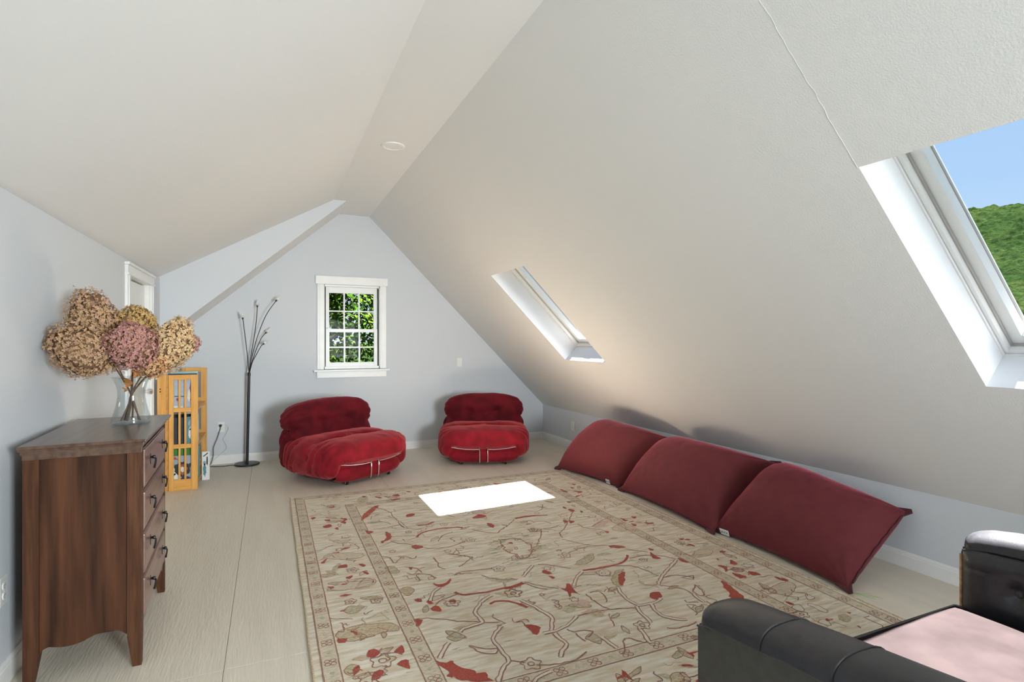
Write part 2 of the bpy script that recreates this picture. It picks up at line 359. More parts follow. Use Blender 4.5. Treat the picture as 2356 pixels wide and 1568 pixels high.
# skylights
def skylight(idx, y0, y1):
    root = thing('window_%d' % idx, None, None, slopeP((SS0+SS1)/2, (y0+y1)/2, WD)); st(root)
    def loc(s_, y, d): return slopeP(s_, y, d) - root.location
    def ring(ins0, ins1, d0, d1, name, m):
        g = G(); a0, a1, b0, b1 = SS0+ins0, SS1-ins0, y0+ins0, y1-ins0; c0, c1, e0, e1 = SS0+ins1, SS1-ins1, y0+ins1, y1-ins1
        for (p, q, r, t) in ((a0, c0, b0, b1), (c1, a1, b0, b1), (c0, c1, b0, e0), (c0, c1, e1, b1)):
            v = [loc(u, y, d) for u in (p, q) for y in (r, t) for d in (d0, d1)]
            g.add(v, [(0, 1, 3, 2), (4, 6, 7, 5), (0, 4, 5, 1), (2, 3, 7, 6), (0, 2, 6, 4), (1, 5, 7, 3)])
        return g.build(name, m, root)
    ring(-.045, -.0, WD-.001, WD+.12, 'outer_frame', M['lacq'])
    ring(-.01, .006, WD-.012, WD-.0005, 'well_trim', M['well'])
    ring(-.0, .022, WD+.002, WD+.105, 'frame', M['lacq'])
    ring(.022, .028, WD+.03, WD+.10, 'gasket', M['seal'])
    ring(.028, .072, WD+.045, WD+.12, 'sash', M['lacq'])
    ring(.070, .075, WD+.095, WD+.108, 'glazing_seal', M['seal'])
    g = G(); v = [loc(u, y, d) for u in (SS0+.07, SS1-.07) for y in (y0+.07, y1-.07) for d in (WD+.1, WD+.106)]
    g.add(v, [(0, 1, 3, 2), (4, 6, 7, 5), (0, 4, 5, 1), (2, 3, 7, 6), (0, 2, 6, 4), (1, 5, 7, 3)]); g.build('pane', M['pane'], root)
    # ventilation latch at the bottom rail
    c = loc(SS0+.05, (y0+y1)/2, WD+.035); g = G()
    v = [loc(u, y, d) for u in (SS0+.03, SS0+.07) for y in ((y0+y1)/2-.06, (y0+y1)/2+.06) for d in (WD+.03, WD+.046)]
    g.add(v, [(0, 1, 3, 2), (4, 6, 7, 5), (0, 4, 5, 1), (2, 3, 7, 6), (0, 2, 6, 4), (1, 5, 7, 3)]); g.build('latch', M['lacq'], root)
skylight(2, *SY[1]); skylight(3, *SY[0])

# unseen windows added behind the camera to let the fill light in
def plain_window(idx, loc, wd, ht, axis):
    root = thing('window_%d' % idx, None, None, loc); st(root); g = G(); f_ = .05
    def B(a0, a1, z0, z1, d0, d1, gg): (gg.box(a0, a1, d0, d1, z0, z1) if axis == 'x' else gg.box(d0, d1, a0, a1, z0, z1))
    for a in ((-wd/2, -wd/2+f_), (wd/2-f_, wd/2), (-f_/2, f_/2)): B(*a, 0, ht, -.03, .03, g)
    B(-wd/2, wd/2, 0, f_, -.03, .03, g); B(-wd/2, wd/2, ht-f_, ht, -.03, .03, g); g.build('frame', T, root)
    for a, b in ((-wd/2+f_, -f_/2), (f_/2, wd/2-f_)):
        g = G(); B(a, b, f_, ht-f_, -.002, .002, g); g.build('pane', M['pane'], root)
plain_window(4, (1.1, YR-.07, .9), 1.8, 1.4, 'x'); plain_window(5, (XL-.07, .2, .85), 2.8, 1.0, 'y')

# recessed ceiling light
cl = thing('ceiling_light', 'round white recessed light set flush in the flat strip of ceiling', 'ceiling light', (.907, 4.43, ZC))
G().lathe([(.068, -.004), (.074, -.009), (.092, -.007), (.096, -.001), (.096, 0)], n=48).build('trim_ring', M['lacq'], cl, smooth=True)
G().lathe([(0, -.004), (.06, -.005), (.070, -.004), (.070, -.001)], n=40).build('lens', M['lacq'], cl, smooth=True)

# hairline plaster crack above the near skylight (a shallow ridge of filler)
g = G(); pts = []
for k in range(60):
    s_ = SS1 + .0 + (SL-SS1)*k/59; pts.append(slopeP(s_, 1.385+.012*noise.noise(Vector((k*.35, 2, 1))), -.0004))
g.tube(pts, .0004, 5); tag(g.build('trim_crack', M['ceil']), kind='structure').name = 'trim_1'
# corner bead along dormer/flat joint

# ---------------------------------------------------------------- small wall fixtures
def outlet(name, label, loc, rz, kind='outlet'):
    r = thing(name, label, 'socket' if kind == 'outlet' else 'switch', loc, rz)
    G().box(-.036, .036, -.006, 0, -.058, .058, b=.003).build('cover_plate', M['plate'], r)
    if kind == 'outlet':
        for dz in (-.02, .02):
            g = G(); n = 20; v = [(.016*math.cos(2*PI*k/n)*1.0, max(-.0135, min(.0135, .017*math.sin(2*PI*k/n)))+dz) for k in range(n)]
            g.prism(v, 1, -.0085, -.005); f_ = g.build('receptacle', M['plate'], r)
            g = G()
            for dx in (-.006, .006): g.box(dx-.001, dx+.001, -.0088, -.0084, dz-.001, dz+.008)
            g.box(-.002, .002, -.0088, -.0084, dz-.010, dz-.006); g.build('slot', M['dark'], f_)
        G().lathe([(.003, 0), (.002, .0015), (0, .002)], n=10, M4=Matrix.Translation((0, -.006, 0)) @ Matrix.Rotation(PI/2, 4, 'X')).build('screw', M['socket'], r)
    else:
        g = G().box(-.017, .017, -.0085, -.005, -.034, .034, b=.001); g.build('rocker_frame', M['plate'], r)
        mm = Matrix.Translation((0, -.008, 0)) @ Matrix.Rotation(.06, 4, 'X')
        G().box(-.0145, .0145, -.0035, .001, -.031, .031, b=.001, M4=mm).build('rocker', M['lacq'], r)
    return r
outlet('wall_outlet', 'white double socket on the far wall between bookshelf and floor lamp, with two plugs', (-.505, YF, .42), 0)
outlet('light_switch', 'white rocker light switch on the far wall right of the small window', (2.344, YF, 1.113), 0, 'switch')
outlet('wall_outlet', 'white double socket low on the right knee wall beyond the cushions', (XR, 6.218, .297), -PI/2)
outlet('wall_outlet', 'large near white double socket on left wall in front of the dresser', (XL, 2.872, .388), PI/2)

# ---------------------------------------------------------------- rug
RX0, RX1, RY0, RY1, RZ = .168, 2.908, 1.58, 5.255, .009
rug = thing('area_rug', 'large cream floral rug with madder red vines and tan bands on the painted floor', 'rug', ((RX0+RX1)/2, (RY0+RY1)/2, 0))
def edge_wob(t, k): return .006*noise.noise(Vector((t*1.7, k*9.1, .3))) + .003*noise.noise(Vector((t*9, k*3.3, 1.3)))
g = G(); nx, ny = 40, 56; v = []
for lay, z in ((0, .0005), (1, RZ)):
    for i in range(nx+1):
        for j in range(ny+1):
            x = RX0+(RX1-RX0)*i/nx; y = RY0+(RY1-RY0)*j/ny
            if i in (0, nx): x += edge_wob(y, i)
            if j in (0, ny): y += edge_wob(x, j)
            zz = z if lay == 0 else (z if 0 < i < nx and 0 < j < ny else z*.6)
            v.append((x, y, zz))
I = lambda i, j, k: k*(nx+1)*(ny+1)+i*(ny+1)+j
f = []
for i in range(nx):
    for j in range(ny):
        f.append((I(i, j, 1), I(i+1, j, 1), I(i+1, j+1, 1), I(i, j+1, 1))); f.append((I(i, j, 0), I(i, j+1, 0), I(i+1, j+1, 0), I(i+1, j, 0)))
for i in range(nx): f.append((I(i, 0, 0), I(i+1, 0, 0), I(i+1, 0, 1), I(i, 0, 1))); f.append((I(i, ny, 0), I(i, ny, 1), I(i+1, ny, 1), I(i+1, ny, 0)))
for j in range(ny): f.append((I(0, j, 0), I(0, j, 1), I(0, j+1, 1), I(0, j+1, 0))); f.append((I(nx, j, 0), I(nx, j+1, 0), I(nx, j+1, 1), I(nx, j, 1)))
rc = rug.location
pile = mesh('pile', [(a-rc.x, b-rc.y, c) for a, b, c in v], f, M['rug'], rug)
# selvedge cord round the border
for (a, b, ax) in (((RX0, RY0), (RX0, RY1), 0), ((RX1, RY0), (RX1, RY1), nx)):
    G().tube([(a[0]-rc.x+edge_wob(RY0+(RY1-RY0)*k/ny, ax), RY0+(RY1-RY0)*k/ny-rc.y, .006) for k in range(ny+1)], .0055, 6).build('selvedge', M['rugtan'], rug)
g = G(); rr = random.Random(3)
for yy, sgn in ((RY0, -1), (RY1, 1)):
    x = RX0+.005
    while x < RX1:
        l = rr.uniform(.012, .026); dx = rr.uniform(-.006, .006)
        g.box(x-rc.x, x-rc.x+.004, min(yy, yy+sgn*l)-rc.y, max(yy, yy+sgn*l)-rc.y, .0015, .0045); x += rr.uniform(.010, .016)
tag(g.build('fringe', M['rugpale'], rug), kind='stuff')

# the woven design: thin inlays of coloured wool, following the design of the carpet
_c, _s = math.cos(YAW), math.sin(YAW)
def floorpt(px, py, z=RZ):
    k = (CAMH - z) / ((py - CYP) / FPX); a = (px - CXP) / FPX
    return (k*(_s + _c*a), k*(_c - _s*a))
def ZA(p): return floorpt(660+p[0]*.3112, 1080+p[1]*.3112)
def ZB(p): return floorpt(1160+p[0]*.3112, 1080+p[1]*.3112)
def ZD(p): return floorpt(1560+p[0]*.2475, 1180+p[1]*.2475)
def lx(x, y): return (x-rc.x, y-rc.y)
NL = [0]
MATS = ['rugband', 'rugolive', 'rugtan', 'rugpale', 'rugpink', 'rugred', 'rugline']
pat = {k: G() for k in MATS}
def inside(p, e=.004): return RX0+e < p[0] < RX1-e and RY0+e < p[1] < RY1-e
def smooth_pts(pts, seg=.02, closed=False):
    P = [Vector((p[0], p[1])) for p in pts]; n = len(P); out = []
    rng = range(n if closed else n-1)
    for i in rng:
        p0 = P[i-1] if (i > 0 or closed) else P[0]; p1 = P[i]; p2 = P[(i+1) % n]; p3 = P[(i+2) % n] if (closed or i+2 < n) else P[-1]
        m = max(2, int((p2-p1).length/seg))
        for k in range(m):
            t = k/m; out.append(.5*((2*p1)+(p2-p0)*t+(2*p0-5*p1+4*p2-p3)*t*t+(3*p1-p0-3*p2+p3)*t*t*t))
    if not closed: out.append(P[-1])
    return out
def jit(p, a, sc=60): return Vector((p[0]+a*noise.noise(Vector((p[0]*sc, p[1]*sc, 1))), p[1]+a*noise.noise(Vector((p[0]*sc, p[1]*sc, 7)))))
def ribbon(pts, w, key, lay=3, closed=False, jitter=.003, seg=.02):
    q = [jit(p, jitter*2) for p in smooth_pts(pts, seg, closed)]
    z = RZ+.0004*lay; m = len(q); v = []; f = []; zo = NL[0]; NL[0] = (NL[0]+.00001) % .0002
    for i, p in enumerate(q):
        a = q[(i-1) % m] if (closed or i > 0) else q[0]; b = q[(i+1) % m] if (closed or i < m-1) else q[-1]
        t = (b-a); t = t.normalized() if t.length > 1e-9 else Vector((1, 0)); nn = Vector((-t.y, t.x))
        ww = w*(.75+.5*abs(noise.noise(Vector((p.x*40, p.y*40, 3)))*1.6))
        if not inside(p, .002): p = Vector((min(max(p.x, RX0+.003), RX1-.003), min(max(p.y, RY0+.003), RY1-.003)))
        for s_ in (-.5, .5): r = p+nn*ww*s_; v.append((*lx(r.x, r.y), z+zo+(i % 12)*.000012))
    for i in range(m if closed else m-1):
        j = (i+1) % m; f.append((2*i, 2*i+1, 2*j+1, 2*j))
    pat[key].add(v, f)
def blob(pts, key, lay=2, outline=None, ow=.004, jag=.004, smooth=True):
    q = smooth_pts(pts, .018, True) if smooth else [Vector(p) for p in pts]
    q2 = []
    for p in q:
        p = jit(p, jag*2, 90)
        q2.append(Vector((min(max(p.x, RX0+.003), RX1-.003), min(max(p.y, RY0+.003), RY1-.003))))
    if len(q2) < 3: return
    a = sum(q2[i-1].x*q2[i].y-q2[i].x*q2[i-1].y for i in range(len(q2)))
    if a < 0: q2.reverse()
    tri = tessellate_polygon([[Vector((p.x, p.y, 0)) for p in q2]]); ft = []
    for t in tri:
        a_, b_, c_ = (q2[t[0]], q2[t[1]], q2[t[2]]); cr = (b_.x-a_.x)*(c_.y-a_.y)-(b_.y-a_.y)*(c_.x-a_.x)
        if abs(cr) > 1e-9: ft.append(tuple(t) if cr > 0 else (t[0], t[2], t[1]))
    pat[key].add([(*lx(p.x, p.y), RZ+.0004*lay+NL[0]) for p in q2], ft); NL[0] = (NL[0]+.00001) % .0002
    if outline: ribbon([(p.x, p.y) for p in q2], ow, outline, lay+1, True, 0)
def rect(x0, x1, y0, y1, key, lay): pat[key].add([(*lx(x0, y0), RZ+.0004*lay), (*lx(x1, y0), RZ+.0004*lay), (*lx(x1, y1), RZ+.0004*lay), (*lx(x0, y1), RZ+.0004*lay)], [(0, 1, 2, 3)])
# bands
def band(o, w, dots):
    x0, x1, y0, y1 = RX0+o, RX1-o, RY0+o*1.0, RY1-o*1.0
    rect(x0, x0+w, y0, y1, 'rugband', 1); rect(x1-w, x1, y0, y1, 'rugband', 1); rect(x0+w, x1-w, y0, y0+w, 'rugband', 1); rect(x0+w, x1-w, y1-w, y1, 'rugband', 1)
    for (a, b, c, d) in ((x0, x1, y0, y1), (x0+w, x1-w, y0+w, y1-w)):
        for p, q in (((a, c), (b, c)), ((b, c), (b, d)), ((b, d), (a, d)), ((a, d), (a, c))): ribbon([p, q], .005, 'rugline', 4, jitter=.001, seg=.03)
    def ros(cx, cy, along):
        r = w*.17
        for ax in (-1, 1):
            for ay in (-1, 1):
                ribbon([(cx+ax*r*1.05+r*.9*math.cos(t*PI/4), cy+ay*r*1.05+r*.9*math.sin(t*PI/4)) for t in range(8)], .0038, 'rugline', 3, True, .001, .01)
    per = .165
    for side in range(4):
        if side in (0, 1):
            x = (x0+w/2) if side == 0 else (x1-w/2); n = int((y1-y0)/per)
            for k in range(n+1):
                y = y0+w/2+(y1-y0-w)*k/n; ros(x, y, 1)
                if k < n: blob([(x+dx*.012, y+(y1-y0-w)/n/2+dy*.012) for dx, dy in ((1, 0), (0, 1.4), (-1, 0), (0, -1.4))], 'rugolive', 2)
        else:
            y = (y0+w/2) if side == 2 else (y1-w/2); n = int((x1-x0)/per)
            for k in range(1, n):
                x = x0+w/2+(x1-x0-w)*k/n; ros(x, y, 0)
                blob([(x+(x1-x0-w)/n/2+dx*.012, y+dy*.012) for dx, dy in ((1, 0), (0, 1.4), (-1, 0), (0, -1.4))], 'rugolive', 2)
band(.037, .072, 1); band(.417, .077, 1)
thick = [[(960,500),(985,475),(1040,455),(1110,440),(1180,432),(1260,425),(1300,430)], [(1690,362),(1760,350),(1850,340),(1928,335)],
  [(1240,905),(1300,925),(1380,915),(1480,905),(1580,880),(1680,860),(1740,835)], [(1500,995),(1540,975),(1600,970),(1680,980),(1780,1020)], [(970,415),(1030,405),(1090,385)]]
dbl = [[(1510,930),(1460,960),(1420,1000),(1390,1055),(1420,1090),(1445,1130)], [(1590,1155),(1550,1200),(1525,1250),(1560,1300),(1600,1360),(1640,1410),(1600,1470),(1560,1568)],
  [(1745,790),(1780,750),(1820,705)], [(1200,1280),(1160,1330),(1130,1395)], [(1445,1130),(1380,1150),(1310,1175),(1280,1200)], [(1130,870),(1090,900),(1070,940),(1060,970)], [(830,385),(850,405),(880,430)]]
thin = [[(770,315),(785,350),(830,385),(840,410),(880,430),(960,440),(1000,435)], [(770,495),(860,492),(950,485)], [(1370,440),(1450,458),(1550,470)],
  [(1555,470),(1600,435),(1650,400),(1680,370)], [(770,530),(830,545),(900,550),(960,565),(1040,580),(1120,580),(1200,570),(1270,550),(1320,530)], [(1200,620),(1280,630),(1370,645)],
  [(1370,645),(1330,680),(1290,710),(1270,718)], [(1240,780),(1300,755),(1400,742),(1520,732)], [(1100,1000),(1150,960),(1230,930),(1280,920)], [(1760,840),(1840,870),(1928,885)],
  [(940,1110),(1040,1100),(1150,1105),(1260,1120),(1400,1125),(1445,1130),(1580,1125)], [(1640,1410),(1720,1420),(1760,1425)], [(600,275),(700,290),(770,320)], [(640,440),(740,430),(830,405)],
  [(980,300),(1060,295),(1130,300)], [(1160,300),(1180,330),(1240,350)], [(700,640),(760,650),(800,690),(860,640),(930,660),(960,640)], [(880,720),(960,730),(1000,760)], [(960,770),(1050,775),(1100,800)],
  [(1080,650),(1110,680),(1130,720),(1170,735)], [(1440,780),(1500,800),(1600,815),(1690,810)], [(1120,530),(1150,490),(1230,460)], [(1340,1300),(1400,1310),(1470,1330),(1560,1320),(1550,1360),(1440,1350),(1340,1300)],
  [(1730,965),(1800,990),(1860,1040),(1928,1065)], [(1700,1130),(1740,1120),(1760,1150)], [(1850,560),(1880,480),(1880,440)], [(2000,450),(1900,440),(1860,440)]]
bthick = [[(910,630),(900,665),(850,695),(760,715),(680,730),(580,745)], [(80,360),(160,345),(260,338)], [(0,880),(70,865),(150,840)]]
bdbl = [[(575,755),(535,800),(515,860)], [(1275,665),(1230,715),(1170,785),(1140,850)], [(840,870),(870,920),(920,965),(990,1000)], [(535,1085),(500,1125),(440,1165),(380,1190),(290,1210)],
  [(120,965),(200,1000),(270,1040),(340,1080),(355,1120),(345,1190)], [(370,1210),(420,1250),(460,1290),(430,1340),(415,1385)], [(220,1568),(280,1520),(350,1490)], [(985,1010),(1000,1050),(1050,1090),(1085,1130)],
  [(1090,995),(1120,1040),(1180,1085),(1260,1100),(1350,1108)], [(1000,1170),(1040,1220),(1070,1270),(1090,1275)], [(720,1240),(780,1280),(835,1320)], [(990,1005),(1060,995),(1130,975),(1160,950)], [(1400,920),(1430,945),(1480,980)]]
bthin = [[(250,700),(330,705),(430,720),(490,730)], [(150,830),(230,850),(320,865),(400,880)], [(930,655),(1000,640),(1080,632),(1150,635),(1270,660)],
  [(600,745),(700,735),(800,715),(880,708),(960,715),(1050,745),(1140,785)], [(1170,795),(1260,780),(1340,785),(1400,800)], [(1150,855),(1240,865),(1330,885),(1400,920)],
  [(970,1020),(880,1025),(780,1035),(650,1055),(550,1085)], [(460,1180),(520,1200),(560,1190),(660,1195),(620,1240)], [(530,1210),(560,1240),(600,1265)],
  [(870,1365),(900,1320),(880,1270),(930,1240),(1000,1270),(1060,1275)], [(240,1445),(340,1442),(450,1425),(560,1390),(610,1345)], [(470,620),(540,590),(640,565),(760,560),(880,575)],
  [(890,585),(1000,600),(1060,610)], [(430,500),(410,470),(440,440),(470,390),(500,330),(520,300)], [(260,440),(340,430),(410,410)], [(1200,1168),(1300,1168),(1380,1145),(1425,1125)],
  [(430,515),(500,530),(560,545),(640,560)], [(650,420),(700,390),(760,360),(800,380)], [(210,390),(280,380),(350,400)], [(640,910),(700,900),(750,940),(760,980)], [(600,920),(650,960),(720,1010),(780,1030)],
  [(350,965),(400,970),(400,1020),(370,1000)], [(1410,850),(1400,900),(1440,930),(1480,930),(1450,880),(1410,850)], [(1040,850),(1080,855),(1130,850)], [(280,260),(280,290),(230,310),(150,300)], [(540,400),(600,430),(700,440),(780,465)],
  [(1310,800),(1400,780),(1395,810),(1330,800)]]
for L_, Z_ in ((thick, ZA), (bthick, ZB)):
    for p in L_: ribbon([Z_(q) for q in p], .019, 'rugred', 3)
for L_, Z_ in ((dbl, ZA), (bdbl, ZB)):
    for p in L_:
        q = [Z_(t) for t in p]; ribbon(q, .026, 'rugline', 3); ribbon(q, .014, 'rugpale', 4)
for L_, Z_ in ((thin, ZA), (bthin, ZB)):
    for p in L_: ribbon([Z_(q) for q in p], .008, 'rugline', 3, jitter=.005)
reds = [[(545,375),(570,330),(610,295),(650,268),(682,265),(650,300),(600,345),(560,372)], [(880,335),(910,325),(950,325),(925,345),(885,350)], [(1480,395),(1500,395),(1530,410),(1525,430),(1490,418)],
  [(730,465),(750,462),(775,500),(745,525),(700,545),(705,530),(735,505)], [(915,570),(950,555),(1010,570),(960,588)], [(1090,835),(1120,850),(1180,835),(1210,800),(1200,840),(1140,868),(1095,855)], [(895,720),(935,722),(915,740)],
  [(945,955),(1000,955),(990,975),(955,972)], [(1040,965),(1090,985),(1050,995)], [(1065,1025),(1095,1005),(1135,1020),(1140,1050),(1080,1045)], [(940,1105),(1010,1110),(990,1140),(970,1160)],
  [(1100,1410),(1180,1430),(1230,1410),(1260,1460),(1380,1480),(1400,1500),(1480,1500),(1490,1540),(1525,1560),(1400,1568),(1260,1545),(1210,1500),(1120,1440)], [(1190,1505),(1230,1510),(1230,1540),(1190,1530)],
  [(1885,750),(1920,745),(1960,770),(1900,770)], [(580,450),(640,460),(600,475)], [(585,1350),(640,1320),(692,1350),(650,1388),(600,1382)], [(790,1340),(850,1298),(867,1362),(820,1355)], [(815,1440),(885,1400),(908,1475),(850,1460)],
  [(640,1500),(715,1482),(690,1540),(630,1562)], [(1190,972),(1240,962),(1250,985)], [(300,865),(355,862),(330,882)], [(380,718),(430,700),(445,720),(400,728)], [(530,695),(580,705),(560,720)], [(555,750),(600,760),(600,778)],
  [(430,795),(488,782),(460,810)], [(250,690),(305,655),(280,692)], [(375,1250),(440,1255),(430,1275),(385,1282)], [(270,420),(310,405),(335,418),(290,432)], [(400,362),(440,360),(435,375)], [(395,385),(440,385),(430,400)],
  [(180,355),(218,352),(190,370)], [(275,370),(325,368),(310,382)], [(650,200),(700,205),(690,213)], [(780,190),(820,180),(835,195),(800,198)], [(760,222),(840,212),(800,228)], [(555,195),(590,198),(565,206)], [(1370,355),(1420,330),(1480,345),(1400,360)],
  [(335,270),(355,268),(350,280)], [(880,160),(920,162),(900,168)], [(1700,225),(1740,222),(1745,232)], [(1520,100),(1600,110),(1620,130)], [(1750,130),(1850,140),(1900,160),(1800,155)]]
breds = [[(385,862),(445,878),(460,845),(490,845),(512,885),(565,925),(500,908),(485,942),(455,895)], [(278,745),(340,755),(315,772)], [(330,785),(375,795),(355,808)], [(850,770),(890,755),(885,830),(865,858),(845,820)],
  [(1080,910),(1150,905),(1165,935),(1140,962),(1080,950)], [(1285,655),(1365,688),(1305,680)], [(1078,608),(1130,640),(1160,658),(1100,655)], [(1070,580),(1108,590),(1085,600)], [(860,358),(915,375),(890,382)],
  [(940,345),(985,350),(955,362)], [(930,395),(975,405),(965,420)], [(1030,390),(1112,395),(1060,402)], [(430,270),(462,285),(440,288)], [(478,290),(525,300),(500,312)], [(560,300),(585,313),(565,318)], [(462,235),(500,240),(480,246)],
  [(415,143),(470,165),(440,165)], [(490,130),(522,135),(500,140)], [(535,160),(580,163),(555,172)], [(145,1145),(265,1162),(240,1218),(190,1190)], [(878,1480),(920,1520),(962,1572),(900,1530),(830,1550),(870,1515)],
  [(1325,1340),(1370,1352),(1448,1338),(1400,1360),(1418,1392),(1360,1362)], [(435,372),(470,380),(450,392)], [(480,374),(516,380),(490,398)], [(748,455),(782,462),(760,472)], [(770,562),(850,560),(895,572),(850,582),(790,575)], [(1595,600),(1640,605),(1620,614)], [(200,140),(300,165),(370,175),(300,170)], [(500,105),(530,108),(515,115)]]
dreds = [[(405,628),(450,650),(500,690),(545,720),(570,745),(605,765),(620,820),(690,870),(560,855),(490,825),(505,790),(465,775),(480,745),(430,690)], [(362,485),(430,490),(470,520),(440,548),(420,510)], [(475,450),(500,438),(550,468),(510,482)],
  [(505,555),(640,588),(570,602)], [(655,540),(720,550),(775,575),(690,578)], [(955,598),(1035,622),(1000,636)], [(1065,960),(1090,950),(1165,985),(1100,980)], [(1370,980),(1440,985),(1380,1003)], [(1652,1040),(1700,1060),(1712,1078),(1680,1065)],
  [(985,815),(1075,842),(1040,850)], [(1360,1105),(1465,1120),(1420,1132),(1380,1120)], [(390,350),(440,360),(400,368)], [(1570,920),(1615,925),(1590,935)], [(0,415),(60,440),(110,462),(40,450)], [(2,235),(60,240),(30,250)]]
for L_, Z_ in ((reds, ZA), (breds, ZB), (dreds, ZD)):
    for p in L_: blob([Z_(q) for q in p], 'rugred', 3, jag=.006)
pale = [([(370,1215),(430,1180),(540,1150),(680,1138),(780,1135),(832,1185),(720,1200),(640,1225),(560,1250),(440,1270),(380,1245)], 'rugtan', 'rugline'), ([(300,890),(400,892),(520,880),(640,850),(648,812),(540,800),(420,830),(330,870)], 'rugband', 'rugline'),
  ([(270,650),(330,620),(440,615),(565,625),(540,650),(400,665)], 'rugband', 'rugline'),
  ([(1190,1245),(1240,1205),(1300,1215),(1312,1242),(1250,1268)], 'rugolive', 'rugline'), ([(480,1400),(540,1375),(630,1375),(560,1415)], 'rugtan', None), ([(420,1490),(480,1440),(550,1470),(490,1525)], 'rugolive', 'rugline'),
  ([(420,1040),(480,1010),(570,1010),(520,1055),(450,1062)], 'rugolive', 'rugline'), ([(730,720),(790,715),(830,760),(760,760)], 'rugolive', 'rugline'), ([(830,900),(880,870),(940,885),(900,930)], 'rugtan', 'rugline'), ([(1010,1060),(1000,1030),(1040,1000),(1045,1045)], 'rugolive', 'rugline'),
  ([(520,240),(540,205),(600,200),(580,240)], 'rugolive', None), ([(260,345),(330,330),(400,335),(340,352)], 'rugband', None), ([(310,520),(400,525),(470,515),(400,545)], 'rugband', 'rugline'), ([(250,790),(300,770),(360,775),(300,795)], 'rugtan', 'rugline'),
  ([(1470,800),(1580,800),(1700,805),(1640,830),(1520,825)], 'rugolive', None), ([(1330,400),(1420,405),(1590,400),(1480,430)], 'rugband', None), ([(1360,300),(1400,280),(1470,320),(1400,335)], 'rugpink', None)]
bpale = [([(530,700),(600,640),(655,622),(662,655),(610,695)], 'rugolive', 'rugline'), ([(795,810),(830,750),(885,738),(845,790),(860,860),(820,850)], 'rugolive', 'rugline'), ([(430,1020),(500,1000),(522,1040),(460,1055)], 'rugolive', None),
  ([(1390,625),(1480,565),(1620,570),(1560,625),(1450,640)], 'rugband', None), ([(610,1245),(650,1210),(720,1250),(715,1285),(640,1265)], 'rugolive', 'rugline'), ([(890,1560),(940,1500),(1010,1455),(990,1510)], 'rugolive', 'rugline'), ([(800,430),(870,400),(900,450),(820,450)], 'rugband', 'rugline'),
  ([(560,1060),(650,1030),(760,1040),(690,1070)], 'rugpink', None), ([(1240,1380),(1290,1340),(1330,1360),(1300,1395)], 'rugolive', 'rugline'), ([(1230,1530),(1290,1500),(1370,1530),(1350,1568),(1240,1568)], 'rugtan', 'rugline'), ([(700,745),(760,740),(790,770),(730,785),(685,770)], 'rugpale', 'rugline'),
  ([(530,975),(570,955),(640,980),(600,1010)], 'rugpink', None), ([(650,415),(720,380),(780,380),(700,430)], 'rugpink', None), ([(640,1050),(690,1030),(740,1075),(680,1085)], 'rugtan', None)]
dpale = [([(830,722),(900,670),(1010,640),(1090,668),(1060,755),(980,762),(900,745)], 'rugband', 'rugline'), ([(140,400),(200,340),(330,350),(260,400)], 'rugband', 'rugline'), ([(1175,760),(1215,755),(1270,790),(1215,805)], 'rugpale', 'rugline'), ([(1480,960),(1560,940),(1620,990),(1540,1010)], 'rugtan', None),
  ([(1205,855),(1250,845),(1390,905),(1360,920)], 'rugpale', 'rugline'), ([(1060,870),(1120,850),(1170,890),(1160,915),(1100,900)], 'rugpale', 'rugline'), ([(150,690),(190,670),(240,740),(210,770),(150,735)], 'rugpale', 'rugline'), ([(1300,1010),(1360,985),(1420,1040),(1340,1030)], 'rugpale', 'rugline'), ([(500,520),(560,505),(610,530),(540,545)], 'rugpink', 'rugline')]
for L_, Z_ in ((pale, ZA), (bpale, ZB), (dpale, ZD)):
    for p, k, o_ in L_: blob([Z_(q) for q in p], k, 2, outline=o_, jag=.006)
rm = random.Random(21)
for k in range(70):      # soft speckled halo of the central medallion
    a = rm.uniform(0, 2*PI); rr_ = rm.uniform(.85, 1.3); cx_, cy_ = ZA((1695+165*rr_*math.cos(a), 585+88*rr_*math.sin(a)))
    l_ = rm.uniform(.02, .05); blob([(cx_-l_, cy_), (cx_, cy_+.006), (cx_+l_, cy_), (cx_, cy_-.006)], 'rugolive', 1, jag=.008)
ribbon([ZA(q) for q in [(1590,520),(1640,515),(1700,510),(1760,530),(1800,560),(1815,600),(1780,640),(1730,655),(1690,630),(1640,610),(1600,575)]], .009, 'rugline', 3, True, .012)
for q in [(1590,520),(1640,600),(1700,515),(1790,545),(1760,640),(1720,650),(1810,600)]:
    x_, y_ = ZA(q); ribbon([(x_+.02*math.cos(a)*(1+.4*math.cos(3*a)), y_+.02*math.sin(a)*(1+.4*math.cos(3*a))) for a in [2*PI*t/12 for t in range(12)]], .006, 'rugline', 3, True, .003, .01)
blob([ZA(q) for q in [(1630,545),(1660,535),(1670,548)]], 'rugred', 5)
